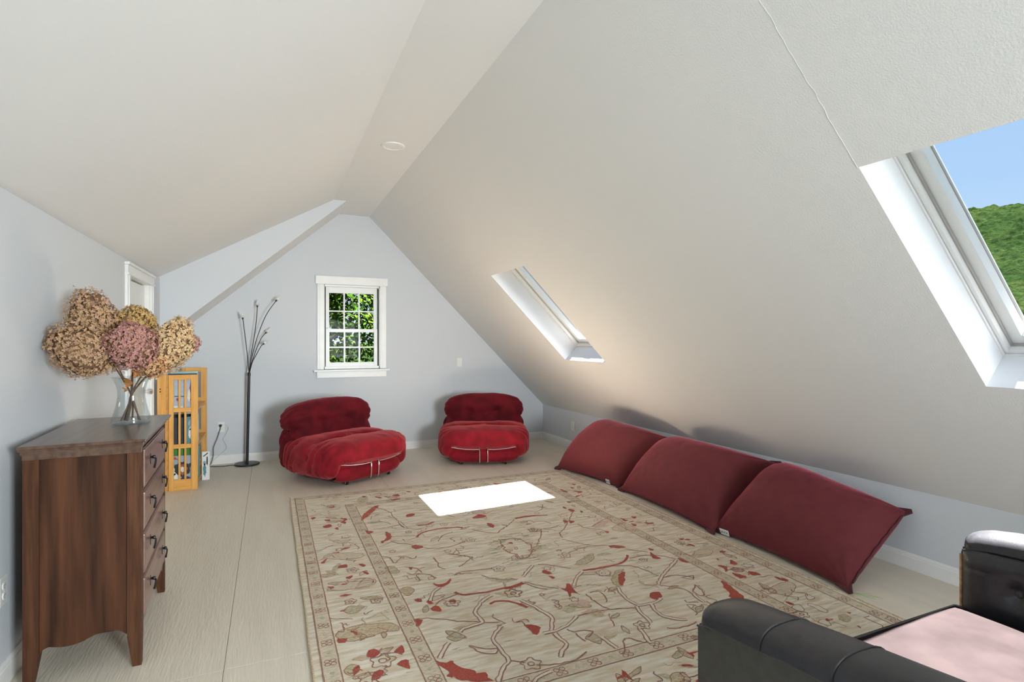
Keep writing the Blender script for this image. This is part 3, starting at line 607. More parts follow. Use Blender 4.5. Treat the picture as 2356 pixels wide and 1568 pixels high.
# rosette flowers at the vine ends
for Z_, c, r in [(ZA, (1160, 405), .035), (ZA, (1565, 732), .045), (ZA, (1675, 912), .055), (ZA, (1225, 985), .045), (ZA, (1820, 448), .04), (ZA, (1360, 520), .04), (ZA, (485, 742), .04), (ZA, (710, 1412), .06), (ZA, (660, 968), .035),
                 (ZA, (470, 975), .035), (ZA, (900, 460), .025), (ZB, (450, 635), .045), (ZB, (215, 445), .045), (ZB, (735, 765), .05), (ZB, (1030, 665), .03), (ZB, (65, 915), .05), (ZB, (200, 1435), .05), (ZB, (1020, 1150), .045), (ZB, (1720, 740), .04),
                 (ZD, (560, 525), .035), (ZD, (2000, 990), .035), (ZD, (1150, 940), .04), (ZB, (1080, 520), .03), (ZB, (1300, 540), .04), (ZB, (500, 235), .025), (ZB, (690, 235), .03), (ZB, (1410, 1240), .02)]:
    x, y = Z_(c); n = 5; r *= .8
    ribbon([(x+r*(1+.2*math.cos(n*a))*math.cos(a), y+r*(1+.2*math.cos(n*a))*math.sin(a)) for a in [2*PI*k/30 for k in range(30)]], .0048, 'rugline', 4, True, .002, .01)
    ribbon([(x+r*.35*math.cos(a), y+r*.35*math.sin(a)) for a in [2*PI*k/8 for k in range(8)]], .005, 'rugline', 4, True, .001, .01)
# scattered scrolls, sprigs and leaves in border and field
rr = random.Random(11)
for k in range(430):
    bord = k < 270
    for _ in range(50):
        x, y = rr.uniform(RX0+.12, RX1-.12), rr.uniform(RY0+.12, RY1-.12)
        dm = min(x-RX0, RX1-x, y-RY0, RY1-y)
        if bord and .15 < dm < .38: break
        if not bord and dm > .55: break
    a = rr.uniform(0, 2*PI); L_ = rr.uniform(.05, .13); c, s_ = math.cos(a), math.sin(a)
    tr = lambda u, w: (x+u*c-w*s_, y+u*s_+w*c)
    t = rr.random()
    if t < .40:
        ribbon([tr(L_*u, L_*.35*math.sin(u*PI*rr.choice((1, 2)))) for u in (-.5, -.25, 0, .25, .5)], .006, rr.choice(('rugline', 'rugtan', 'rugline')), 3)
    elif t < .62:
        blob([tr(-L_/2, 0), tr(-L_*.1, L_*.2), tr(L_*.3, L_*.15), tr(L_/2, 0), tr(0, -L_*.15)], rr.choice(('rugband', 'rugtan', 'rugolive')), 1, outline='rugline' if rr.random() < .5 else None, ow=.0045)
    elif t < .78:
        r = L_*.25; ribbon([(x+r*(1+.3*math.cos(5*b))*math.cos(b), y+r*(1+.3*math.cos(5*b))*math.sin(b)) for b in [2*PI*q/20 for q in range(20)]], .0045, 'rugline', 3, True, .002, .01)
    elif t < .90 or not bord:
        ribbon([tr(L_*u, L_*.5*w) for u, w in ((-.5, 0), (-.3, .3), (-.1, -.1), (.1, .3), (.3, -.1), (.5, .1))], .0045, 'rugline', 3)
    else:
        blob([tr(-L_*.3, 0), tr(0, L_*.15), tr(L_*.3, 0), tr(0, -L_*.1)], 'rugred', 3, jag=.006)
for k in range(420):      # short streaks of darker wool where the colour shifts along the weft
    x, y = rr.uniform(RX0+.03, RX1-.12), rr.uniform(RY0+.03, RY1-.03); l_ = rr.uniform(.02, .075); w_ = rr.uniform(.0015, .004)
    blob([(x-l_/2, y), (x, y+w_), (x+l_/2, y+rr.uniform(-.008, .008)), (x, y-w_)], rr.choice(('rugtan', 'rugolive', 'rugband', 'rugpink')), .6, jag=.003)
names = {'rugband': 'band', 'rugolive': 'olive_motif', 'rugtan': 'camel_motif', 'rugpale': 'ivory_motif', 'rugpink': 'rose_motif', 'rugred': 'red_motif', 'rugline': 'outline_motif'}
for k in MATS: tag(pat[k].build(names[k], M[k], rug), kind='stuff')

# ---------------------------------------------------------------- red velvet lounge chairs
def spow(x, e): return math.copysign(abs(x)**e, x)
def superell(nu, nv, rx, ry, rz, e1, e2, disp=None, M4=None):
    """closed cushion: e1 vertical squareness, e2 plan squareness"""
    v = []; f = []
    for i in range(nv+1):
        ph = -PI/2 + PI*i/nv; cz, sz = spow(math.cos(ph), e1), spow(math.sin(ph), e1)
        for j in range(nu):
            th = 2*PI*j/nu; p = Vector((rx*cz*spow(math.cos(th), e2), ry*cz*spow(math.sin(th), e2), rz*sz))
            nrm = Vector((p.x/rx**2, p.y/ry**2, p.z/rz**2))
            nrm = nrm.normalized() if nrm.length > 1e-6 else Vector((0, 0, 1 if sz > 0 else -1))
            if disp: p = disp(p, nrm)
            v.append(M4 @ p if M4 else p)
    for i in range(nv):
        for j in range(nu): f.append((i*nu+j, i*nu+(j+1) % nu, (i+1)*nu+(j+1) % nu, (i+1)*nu+j))
    return v, f
def gau(d2, r): return math.exp(-d2/(r*r))
def lounge_chair(name, label, loc, rz, seed, sc_):
    r = thing(name, label, 'chair', loc, rz, 'red velvet lounge chairs'); r.scale = (sc_, sc_, sc_)
    sd = seed*3.7
    def wr(p, a, sc, k): return a*noise.noise(Vector((p.x*sc[0]+sd, p.y*sc[1], p.z*sc[2]+k)))
    tufts = [(-.19, -.10), (.16, -.10)]
    def seat_disp(p, n):
        side = max(0, (abs(p.x)-.34)/.18); top = max(0, n.z)
        d = 0
        for tx, ty in tufts:
            q = (p.x-tx)**2+(p.y-ty)**2
            d -= top*(.042*gau(q, .06)+.028*gau((p.x-tx)**2*.35+(p.y-ty)**2*2.5, .09))
        d -= top*(.014*gau((p.y+.10)**2, .05)+.014*gau((p.y+.10)**2, .018))
        # pleats that run down the puffed sides and the corners
        pl = abs(math.sin((p.y*1.0+p.z*.45+.06*noise.noise(Vector((p.y*5, p.z*4, sd))))*34))
        d -= min(1, side)*.020*(1-pl)**1.3
        fr = max(0, -n.y)*(1-min(1, side)); pf = abs(math.sin((p.x+.02*noise.noise(Vector((p.x*9, p.z*9, sd+2))))*60))
        d -= fr*.004*(1-pf)*(1 if p.z > -.02 else .3)
        # front recess below the overhanging seat roll
        if p.y < -.25:
            wx = max(0, 1-max(0, (abs(p.x)-.34))/.07); wz = 1/(1+math.exp((p.z+.045)/.010))
            p = p+Vector((0, .095*wx*wz, 0))
            crease = gau((p.z+.045)**2, .014)*wx
            p = p+Vector((0, .03*crease, 0))
            rad = gau((abs(p.x)-.38)**2+(p.z+.045)**2, .07); d -= .018*rad
        d += wr(p, .010, (4, 4, 5), 1)+wr(p, .004, (13, 13, 10), 5)
        # rear pinch where back and base meet
        return p+n*d
    v, f = superell(180, 90, .535, .475, .195, .50, .56, seat_disp)
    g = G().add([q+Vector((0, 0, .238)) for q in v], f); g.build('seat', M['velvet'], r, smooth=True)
    btuft = [(-.17, .02), (.15, .03)]
    def back_disp(p, n):
        d = 0; front = max(0, -n.y); side = max(0, min(1, (abs(p.x)-.33)/.14))
        for tx, tz in btuft:
            q = (p.x-tx)**2+(p.z-tz)**2; d -= front*(.040*gau(q, .05)+.010*gau((p.x-tx)**2*.5+(p.z-tz)**2*3, .10))
        d -= front*.012*gau((p.z-.02)**2, .03)
        # diagonal folds from tufts to the seat
        for tx, dx in ((-.17, .12), (.15, -.10), (.15, .12)):
            if p.z < .02:
                t = (.02-p.z)/.22; x = tx+dx*t; d += front*.010*gau((p.x-x)**2, .022)*(1-t*.5)
        pl = abs(math.sin((p.z+.25*p.y+.03*noise.noise(Vector((p.y*6, p.z*6, sd))))*48)); d -= side*.010*(1-pl)
        # waist where the roll is strapped
        d -= side*.05*gau((p.z+.06)**2, .05)+max(0, n.y)*.05*gau((p.z+.08)**2, .06)
        d += wr(p, .010, (4, 4, 5), 9)+wr(p, .004, (12, 12, 12), 15)
        return p+n*d
    B4 = Matrix.Translation((0, .30, .505)) @ Matrix.Rotation(-.20, 4, 'X')
    v, f = superell(160, 90, .495, .175, .245, .66, .5, back_disp, B4)
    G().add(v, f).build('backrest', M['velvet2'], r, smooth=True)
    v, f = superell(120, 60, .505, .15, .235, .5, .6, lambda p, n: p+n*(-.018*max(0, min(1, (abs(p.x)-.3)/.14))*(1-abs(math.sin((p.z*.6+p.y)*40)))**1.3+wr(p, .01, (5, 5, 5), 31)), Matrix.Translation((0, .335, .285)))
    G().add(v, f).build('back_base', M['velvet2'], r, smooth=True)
    # front panel of the base, wrapped drum
    g = G(); n = 40; v = []; f = []
    for i in range(n+1):
        x = -.385+.77*i/n
        for k in range(13):
            a = -PI/2+PI*k/12; rr_ = .076-.030*abs(2*x/.77)**6
            v.append((x, -.352-.052*math.cos(a)+.05*abs(2*x/.77)**6, .108+rr_*math.sin(a)+.002*noise.noise(Vector((x*20, k, sd)))))
    for i in range(n):
        for k in range(12): f.append((i*13+k, i*13+k+1, (i+1)*13+k+1, (i+1)*13+k))
    g.add(v, f); g.build('front_panel', M['velvet'], r, smooth=True)
    # chrome clamp: two horizontal rods and two bent uprights
    fy = -.425; g = G()
    g.tube([(x, fy+.035*(abs(x)/.37)**3, .212-.004*(abs(x)/.37)) for x in [-.36+.72*k/24 for k in range(25)]], .0048, 8)
    for s_ in (-1, 1):
        g.tube([(s_*x, fy+.02*(x/.37)**2, z) for x, z in [(.055, .188), (.12, .186), (.2, .190), (.28, .198), (.345, .210)]], .0048, 8)
        g.tube([(s_*.045, fy+.02, .222), (s_*.045, fy-.002, .216), (s_*.045, fy-.006, .19), (s_*.045, fy-.008, .12), (s_*.045, fy+.0, .050), (s_*.045, fy+.03, .030)], .0062, 8)
        g.tube([(s_*.055, fy, .188), (s_*.045, fy-.004, .186)], .0048, 8)
    g.build('chrome_frame', M['chrome'], r, smooth=True)
    for sx_ in (-.25, .25):
        for sy_ in (-.33, .33):
            g = G().lathe([(0, 0), (.018, .002), (.022, .006), (.022, .018), (.018, .022), (0, .024)], n=20, M4=Matrix.Translation((sx_-.012, sy_, .022)) @ Matrix.Rotation(PI/2, 4, 'Y'))
            c = g.build('caster', M['rubber'], r, smooth=True)
            q = G().lathe([(.006, 0), (.006, .03)], (sx_, sy_, .04), 10); q.lathe([(0, 0), (.010, .001), (.010, .003)], n=14, M4=Matrix.Translation((sx_-.013, sy_, .022)) @ Matrix.Rotation(-PI/2, 4, 'Y')); q.box(sx_-.016, sx_+.016, sy_-.012, sy_+.012, .042, .048, b=.002)
            q.build('caster_fork', M['chrome'], c, smooth=True)
    return r
lounge_chair('lounge_chair', 'tufted red velvet low lounge chair turned sideways, beside the black floor lamp', (.742, 5.975, 0), math.radians(30), 1, 1.045)
lounge_chair('lounge_chair', 'tufted red velvet low lounge chair facing forward in the right corner below the switch', (2.345, 6.15, 0), math.radians(-21), 2, 1.0)

# ---------------------------------------------------------------- floor cushions
def cushion(label, BL, BR, TR, TL, Tup, Tdn, seed, tagpos, nearflat=.6, open_seam=False, hump=.25):
    c = Vector((3.2, (BL[1]+BR[1])/2, 0)); r = thing('floor_cushion', label, 'cushion', c, 0, 'maroon floor cushions against the knee wall')
    BL, BR, TR, TL = [Vector(p)-c for p in (BL, BR, TR, TL)]
    up = ((TL+TR)/2-(BL+BR)/2).normalized(); al = ((BR+TR)/2-(BL+TL)/2).normalized(); nrm = al.cross(up).normalized()
    if nrm.z < 0: nrm = -nrm
    nu, nvv = 72, 48
    def P(u, w, side):       # u,w in 0..1
        U, W = 2*u-1, 2*w-1
        pin = .030
        uu = u; ww = w
        # edges draw in between the dog-eared corners
        U2 = U*(1-pin*(1-W*W)); W2 = W*(1-pin*2.7*(1-U*U)); uu, ww = (U2+1)/2, (W2+1)/2
        base = (BL*(1-uu)+BR*uu)*(1-ww)+(TL*(1-uu)+TR*uu)*ww
        pu = (1-abs(U)**2.8)**(.55 if U < 0 else nearflat); pw = (1-abs(W)**2.6)**.60
        t = pu*pw
        if side > 0: h = Tup*t*(1+hump*W)*(1-.20*U)
        else: h = -Tdn*t
        p = base+nrm*h
        e = max(abs(U), abs(W)); p += nrm*(.008*noise.noise(Vector((U*2+seed, W*2, 2))) + .003*noise.noise(Vector((U*9+seed, W*9, 5))))*min(1, t*2)
        # small gathers radiating from the corners
        for cu, cw in ((0, 0), (1, 0), (0, 1), (1, 1)):
            dx, dy = u-cu, w-cw; d = math.hypot(dx, dy); ang = math.atan2(dy, dx)
            if d < .33: p += nrm*(.010*math.sin(ang*13+seed)*(d/.10)*math.exp(-(d/.10)))*(1 if side > 0 else .4)
        if side < 0:   # rests on floor and wall
            pass
        w_ = p+c
        if w_.z < .006: p.z = .006-c.z
        if w_.x > XR-.006: p.x = XR-.006-c.x
        lim = HK-.012+(XR-w_.x)*math.tan(SA)
        if w_.z > lim: p.z = lim
        return p
    v = []; f = []
    for side in (1, -1):
        for i in range(nu+1):
            for j in range(nvv+1):
                u = .5-.5*math.cos(PI*i/nu); w = .5-.5*math.cos(PI*j/nvv)
                v.append(P(u, w, side if 0 < i < nu and 0 < j < nvv else 1))
    I = lambda i, j, k: k*(nu+1)*(nvv+1)+i*(nvv+1)+j
    for i in range(nu):
        for j in range(nvv):
            f.append((I(i, j, 0), I(i, j+1, 0), I(i+1, j+1, 0), I(i+1, j, 0))); f.append((I(i, j, 1), I(i+1, j, 1), I(i+1, j+1, 1), I(i, j+1, 1)))
    me = mesh('cover', v, f, M['bag'], r, True)
    bm = bmesh.new(); bm.from_mesh(me.data); bmesh.ops.remove_doubles(bm, verts=bm.verts[:], dist=.0004); bmesh.ops.recalc_face_normals(bm, faces=bm.faces[:]); bm.to_mesh(me.data); bm.free()
    me.data.polygons.foreach_set('use_smooth', [True]*len(me.data.polygons))
    # welted seam round the edge
    loop = [P(k/40, 0, 1) for k in range(40)]+[P(1, k/30, 1) for k in range(30)]+[P(1-k/40, 1, 1) for k in range(40)]+[P(0, 1-k/30, 1) for k in range(30)]
    G().tube(loop, .0045, 6, closed=True).build('seam', M['bag'], r, smooth=True)
    # flat fabric ears at the corners
    cen = (BL+BR+TR+TL)/4
    for q, sz in ((BL, .5), (BR, .6), (TR, .5), (TL, .6)):
        d = (q-cen).normalized(); sd_ = nrm.cross(d).normalized(); L_ = .055*sz
        pts = [q-d*.06+sd_*.045, q+d*L_+sd_*.012, q+d*L_-sd_*.012, q-d*.06-sd_*.045]
        vv = [p+nrm*.006 for p in pts]+[p-nrm*.006 for p in pts]
        for p in vv:
            if p.z < .003: p.z = .003
            if p.x+c.x > XR-.004: p.x = XR-.004-c.x
        G().add(vv, [(0, 1, 2, 3), (7, 6, 5, 4), (0, 4, 5, 1), (1, 5, 6, 2), (2, 6, 7, 3), (3, 7, 4, 0)]).build('corner_ear', M['bagseam'], r)
    if open_seam:
        pp = [P(1, k/40, 1)+nrm*(.006+.003*math.sin(k*1.1))-al*(-.006) for k in range(3, 38)]
        G().tube(pp, .006, 6).build('zip_flap', M['bagseam'], r, smooth=True)
    if tagpos:
        u, w, lw, lh, txt = tagpos
        o = P(u, w, 1)+c; y0 = o.y
        tg = G().box(-lw/2, lw/2, -.0015, .0015, -lh, 0, b=.0008); t = tg.build('label_tag', M['label'], r)
        t.location = (o.x-c.x-.016, o.y-c.y, max(lh+.006, o.z+.014)); t.rotation_euler = (.35, 0, -PI/2+.12)
        tc_ = bpy.data.curves.new('lettering', 'FONT'); tc_.body = txt; tc_.size = lh*.62; tc_.align_x = 'CENTER'; tc_.extrude = .0002
        to = bpy.data.objects.new('tmp', tc_); COL.objects.link(to)
        dg = bpy.context.evaluated_depsgraph_get(); mm = bpy.data.meshes.new_from_object(to.evaluated_get(dg)); bpy.data.objects.remove(to)
        mm.materials.clear(); mm.materials.append(M['ink']); lo = bpy.data.objects.new('lettering', mm); COL.objects.link(lo); lo.parent = t
        lo.location = (0, -.0020, -lh*.72); lo.rotation_euler = (PI/2, 0, 0)
    return r
cushion('maroon floor cushion farthest along the knee wall, nearest the red chair, label at its corner', (2.865, 5.285, .02), (3.045, 4.395, .02), (3.50, 4.02, .45), (3.50, 5.10, .42), .32, .16, 1, (.84, 0, .055, .045, 'JAXX'), nearflat=.38)
cushion('maroon floor cushion in the middle of the row, without a visible label', (3.000, 4.29, .02), (2.935, 3.06, .02), (3.51, 2.99, .475), (3.50, 4.05, .43), .285, .15, 2, None, nearflat=.45)
cushion('largest maroon floor cushion, nearest the armchair, with open side seam and white label', (2.990, 3.10, .02), (2.945, 2.045, .02), (3.52, 2.075, .37), (3.50, 2.90, .47), .255, .14, 3, (.10, 0, .075, .045, 'JAXX'), nearflat=.42, open_seam=True)
g = G(); rr = random.Random(5)
for k in range(4):
    p = [Vector((2.965, 2.03, .004))]; d = Vector((rr.uniform(.1, .5), -1, 0)).normalized()
    for q in range(8): d = (d+Vector((rr.uniform(-.25, .35), rr.uniform(-.2, .2), 0))).normalized(); p.append(p[-1]+d*.012*(1+k*.15))
    g.tube(p, .0007, 4)
tag(g.build('loose_thread', mat('green_thread', (.22, .45, .08), .7)), 'loose green threads on the floor at the corner of the largest cushion', 'thread')

# ---------------------------------------------------------------- dresser
dr = thing('dresser', 'tall dark walnut dresser with four drawers and ring pulls against left wall', 'dresser', (-.722, 3.215, 0), math.radians(2.2))
W2, L2, HT = .200, .400, .955      # half depth (x), half length (y)
DX = W2
def dbuild(g, name, m, parent=dr, **k): return g.build(name, m, parent, **k)
g = G(); prof = [(-W2-.012, HT), (W2+.008, HT), (W2+.014, HT+.006), (W2+.012, HT+.012), (W2+.020, HT+.016), (W2+.020, HT+.024), (-W2-.012, HT+.024)]
# moulded top: inner slab and two profile steps
g.box(-W2-.012, W2+.012, -L2-.018, L2+.055, HT, HT+.010, b=.004); g.box(-W2-.012, W2+.022, -L2-.028, L2+.065, HT+.010, HT+.024, b=.005)
g.box(-W2-.006, W2+.004, -L2-.008, L2+.01, HT-.012, HT); dbuild(g, 'top', M['walh'])
def leg(x, y, sx_, sy_):
    # square post that tapers towards the foot
    t = .026; zt = .13
    v = []
    for z, s_ in ((0, .62), (.012, .66), (zt, 1), (HT-.012, 1)):
        cx = x+sx_*t*(1-s_); cy = y+sy_*t*(1-s_)
        v += [(cx-t*s_, cy-t*s_, z), (cx+t*s_, cy-t*s_, z), (cx+t*s_, cy+t*s_, z), (cx-t*s_, cy+t*s_, z)]
    f = [(3, 2, 1, 0), (12, 13, 14, 15)]
    for i in range(3):
        for k in range(4): f.append((i*4+k, i*4+(k+1) % 4, i*4+4+(k+1) % 4, i*4+4+k))
    dbuild(G().add(v, f), 'leg', M['post'])
for sx_ in (-1, 1):
    for sy_ in (-1, 1): leg(sx_*(W2-.026), sy_*(L2-.026), sx_, sy_)
def side(y0, y1, name):
    n = 36; bot = []
    for i in range(n+1):
        t = i/n; x = -W2+.05+(2*W2-.10)*t
        z = .128+.022*min(1, t/.10)**.6-.012*math.sin(PI*max(0, min(1, (t-.1)/.42)))*1.0+.020*math.sin(PI*max(0, min(1, (t-.50)/.5)))-(.012*max(0, (t-.9)/.1))
        bot.append((x, z))
    poly = [(-W2+.05, HT-.012)]+[(x, z) for x, z in bot]+[(W2-.05, HT-.012)]
    v = [(x, y0, z) for x, z in bot]+[(x, y0, HT-.012) for x, z in bot]+[(x, y1, z) for x, z in bot]+[(x, y1, HT-.012) for x, z in bot]; m = n+1; f = []
    for i in range(n): f += [(i, i+1, m+i+1, m+i), (2*m+i, 3*m+i, 3*m+i+1, 2*m+i+1), (i, 2*m+i, 2*m+i+1, i+1), (m+i, m+i+1, 3*m+i+1, 3*m+i)]
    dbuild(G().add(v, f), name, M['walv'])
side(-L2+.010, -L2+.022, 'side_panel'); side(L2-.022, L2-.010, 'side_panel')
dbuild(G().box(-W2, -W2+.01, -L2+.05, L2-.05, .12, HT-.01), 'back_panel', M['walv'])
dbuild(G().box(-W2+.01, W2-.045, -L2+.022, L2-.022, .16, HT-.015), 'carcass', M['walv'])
g = G().box(-W2-.002, W2+.002, -L2-.003, -L2+.022, HT-.036, HT-.010, b=.002); dbuild(g, 'top_rail', M['walh'])
zs = [(.752, .925), (.567, .735), (.372, .550), (.185, .355)]
for z0, z1 in zs: dbuild(G().box(W2-.05, W2-.004, -L2+.05, L2-.05, z0-.013, z0-.004, b=.002), 'drawer_rail', M['wald'])
# shaped apron below the bottom drawer
n = 40; v = []; f = []
for i in range(n+1):
    y = -L2+.05+(2*L2-.1)*i/n; t = abs(2*i/n-1); z = .168-.0*t-(.045*max(0, (t-.72)/.28)**1.5)-.012*math.cos(t*PI*1.5)**2
    for x in (W2-.05, W2-.006): v += [(x, y, z), (x, y, .183)]
for i in range(n):
    a, b = i*4, i*4+4; f += [(a, a+1, b+1, b), (a+2, b+2, b+3, a+3), (a, b, b+2, a+2), (a+1, a+3, b+3, b+1)]
dbuild(G().add(v, f), 'apron', M['wald'])
def pull(parent, y, z):
    X = W2+.005
    bp = []
    for k in range(28):
        a = 2*PI*k/28; r = .016*(1+.22*math.cos(4*a)); bp.append((y+r*.85*math.cos(a), z+.006+r*1.25*math.sin(a)))
    g = G().prism(bp, 0, X-.001, X+.0018)
    g.lathe([(.005, 0), (.006, .010), (.009, .014), (.007, .020), (0, .022)], n=14, M4=Matrix.Translation((X, y, z+.014)) @ Matrix.Rotation(PI/2, 4, 'Y'))
    h = g.build('handle', M['iron'], parent, smooth=True)
    q = [(X+.016, y, z+.014), (X+.022, y-.008, z+.004), (X+.020, y-.013, z-.014), (X+.017, y-.007, z-.028), (X+.016, y, z-.034), (X+.017, y+.007, z-.028), (X+.020, y+.013, z-.014), (X+.022, y+.008, z+.004)]
    G().tube(q, [.0028, .003, .0036, .0042, .0055, .0042, .0036, .003], 8, closed=True).build('drop_ring', M['iron'], h, smooth=True)
for z0, z1 in zs:
    g = G().box(W2-.048, W2-.002, -L2+.054, L2-.054, z0, z1, b=.002)
    g.box(W2-.010, W2+.005, -L2+.058, L2-.058, z0+.004, z1-.004, b=.005)
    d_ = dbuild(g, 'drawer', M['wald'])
    for y in (-.182, .235): pull(d_, y, (z0+z1)/2+.004)

# ---------------------------------------------------------------- glass vase and dried hydrangeas
VX_, VY_, VZ_ = -.648, 3.37, HT+.0245
vs = thing('vase', 'clear hourglass shaped glass vase on the dresser top', 'vase', (VX_, VY_, VZ_))
op = [(0, 0), (.080, 0), (.088, .004), (.089, .012), (.084, .030), (.074, .065), (.065, .105), (.060, .140), (.062, .175), (.070, .205), (.080, .228), (.085, .236)]
ip = [(.083, .236), (.078, .228), (.068, .205), (.0598, .175), (.0578, .140), (.063, .105), (.071, .065), (.080, .032), (.080, .018), (.05, .013), (0, .012)]
G().lathe(op+ip, n=56).build('glass_body', M['vase'], vs, smooth=True)
G().tube([(.084*math.cos(a), .084*math.sin(a), .236) for a in [2*PI*k/48 for k in range(48)]], .0022, 8, closed=True).build('rim', M['crystal'], vs, smooth=True)
G().lathe([(0, .001), (.078, .001), (.084, .006), (.078, .011), (0, .011)], n=48).build('thick_base', M['crystal'], vs, smooth=True)

def petal_mat(name, cols):
    m = bpy.data.materials.new(name); m.use_nodes = True; nt = m.node_tree; N = nt.nodes.new; L = nt.links.new; b = nt.nodes['Principled BSDF']
    b.inputs['Roughness'].default_value = .8; b.inputs['Specular IOR Level'].default_value = .2
    tc = N('ShaderNodeTexCoord'); nz = N('ShaderNodeTexNoise'); nz.inputs['Scale'].default_value = 16; nz.inputs['Detail'].default_value = 7; L(tc.outputs['Object'], nz.inputs['Vector'])
    n2 = N('ShaderNodeTexWhiteNoise'); vo = N('ShaderNodeTexVoronoi'); vo.inputs['Scale'].default_value = 95; L(tc.outputs['Object'], vo.inputs['Vector']); L(vo.outputs['Color'], n2.inputs['Vector'])
    ad = N('ShaderNodeMath'); ad.operation = 'MULTIPLY_ADD'; ad.inputs[1].default_value = .45; L(n2.outputs['Value'], ad.inputs[0])
    m2 = N('ShaderNodeMath'); m2.operation = 'MULTIPLY'; m2.inputs[1].default_value = .75; L(nz.outputs[0], m2.inputs[0]); L(m2.outputs[0], ad.inputs[2])
    r = N('ShaderNodeValToRGB'); e = r.color_ramp.elements; e[0].position = .15; e[0].color = (*cols[0], 1); e[1].position = .75; e[1].color = (*cols[-1], 1)
    for k, c in enumerate(cols[1:-1]): q = e.new(.15+.6*(k+1)/(len(cols)-1)); q.color = (*c, 1)
    L(ad.outputs[0], r.inputs[0]); L(r.outputs[0], b.inputs['Base Color']); return m
PM = {'tan': petal_mat('tan_petals', [(.22, .105, .045), (.42, .24, .11), (.55, .36, .20), (.50, .30, .20)]),
      'gold': petal_mat('gold_petals', [(.26, .11, .03), (.48, .28, .09), (.60, .42, .18), (.50, .30, .10)]),
      'pink': petal_mat('pink_petals', [(.20, .06, .06), (.42, .19, .18), (.55, .30, .27), (.46, .22, .16)]),
      'rust': petal_mat('rust_petals', [(.22, .075, .03), (.45, .19, .07), (.62, .34, .16), (.68, .46, .28)]),
      'cream': petal_mat('cream_petals', [(.34, .16, .06), (.60, .40, .20), (.74, .56, .34), (.62, .38, .18)])}
def hydrangea(label, c, rad, axis, key, foot, seed, npet):
    """one dried stem: stalk, flower head of many small petals"""
    rr = random.Random(seed); base = Vector((VX_, VY_, VZ_)); foot = Vector(foot)
    r = thing('dried_hydrangea', label, 'flower', base+foot, 0, 'dried hydrangeas in the glass vase')
    off = base+foot
    c = Vector(c)-off; ax = Vector(axis).normalized(); q = ax.to_track_quat('Z', 'Y').to_matrix()
    neck = Vector((0, 0, 0))+base-off+Vector(( -foot.x*.2, -foot.y*.2, .16))
    st_ = c-ax*rad[2]*.7
    pts = smooth3([Vector((0, 0, 0)), neck*.5+Vector((rr.uniform(-.004, .004), rr.uniform(-.004, .004), 0)), neck, (neck+st_)/2+Vector((0, 0, .012)), st_, c])
    G().tube(pts, [.0042-.0014*k/len(pts) for k in range(len(pts))], 7).build('stem', M['stem'], r, smooth=True)
    def surf(d):
        z = d.z; taper = 1-.28*max(0, z)
        lump = 1+.26*noise.noise(d*2.3+Vector((seed, 0, 0)))+.10*noise.noise(d*7+Vector((seed, 3, 0)))
        return q @ Vector((d.x*rad[0]*taper*lump, d.y*rad[1]*taper*lump, d.z*rad[2]*lump))
    v, f = superell(24, 14, 1, 1, 1, 1, 1)
    G().add([c+surf(p.normalized())*.86 for p in v], f).build('flower_core', M['core'], r, smooth=True)
    g = G()
    npet = int(npet*1.3)
    for k in range(npet):
        z = 1-2*(k+.5)/npet; a = k*2.399963+rr.uniform(-.2, .2); s_ = math.sqrt(1-z*z); d = Vector((s_*math.cos(a), s_*math.sin(a), z))
        p = c+surf(d)*rr.uniform(.90, 1.06); nn = (q @ d+Vector([rr.uniform(-.55, .55) for _ in range(3)])).normalized()
        t = nn.orthogonal().normalized(); t = (Matrix.Rotation(rr.uniform(0, 2*PI), 3, nn) @ t); b = nn.cross(t)
        for m_ in range(4):
            if rr.random() < .12: continue
            th = m_*PI/2+rr.uniform(-.2, .2); u = t*math.cos(th)+b*math.sin(th); w = nn.cross(u); L_ = rr.uniform(.0072, .0118); cup = rr.uniform(-.002, .006)
            g.add([p, p+u*L_*.55-w*L_*.42+nn*cup*.4, p+u*L_+nn*cup, p+u*L_*.55+w*L_*.42+nn*cup*.4], [(0, 1, 2), (0, 2, 3)])
    tag(g.build('petals', PM[key], r), kind='stuff')
    return r
def smooth3(P, n=7):
    out = []
    for i in range(len(P)-1):
        p0 = P[max(0, i-1)]; p1 = P[i]; p2 = P[i+1]; p3 = P[min(len(P)-1, i+2)]
        for k in range(n): t = k/n; out.append(.5*((2*p1)+(p2-p0)*t+(2*p0-5*p1+4*p2-p3)*t*t+(3*p1-p0-3*p2+p3)*t*t*t))
    out.append(P[-1]); return out
def atY(px, py, Y):
    a = (px-CXP)/FPX; k = Y/(_c-_s*a); return (k*(_s+_c*a), Y, CAMH+k*(CYP-py)/FPX)
flw = [('tall tan cone of dried hydrangea, highest in the vase', (219, 741), 3.42, (.125, .115, .165), (-.35, 0, 1), 'tan', 1400),
       ('wide tan dried hydrangea drooping at the left of the vase', (193, 803), 3.30, (.125, .13, .15), (-.9, -.1, .45), 'tan', 1400),
       ('golden dried hydrangea at the top middle, behind the pink one', (311, 752), 3.50, (.105, .10, .115), (.05, .2, 1), 'gold', 950),
       ('pink dried hydrangea in the middle of the bouquet', (303, 792), 3.24, (.115, .11, .115), (.05, -.6, .7), 'pink', 1250),
       ('brown and cream dried hydrangea at the right of the bouquet', (396, 790), 3.36, (.098, .10, .138), (.35, -.1, .9), 'cream', 1250),
       ('small pinkish dried hydrangea at the far right tip', (430, 790), 3.46, (.052, .06, .062), (1, 0, .3), 'pink', 320),
       ('rust brown dried hydrangea low between the pink and cream ones', (350, 828), 3.33, (.082, .09, .085), (.3, -.2, .6), 'rust', 700)]
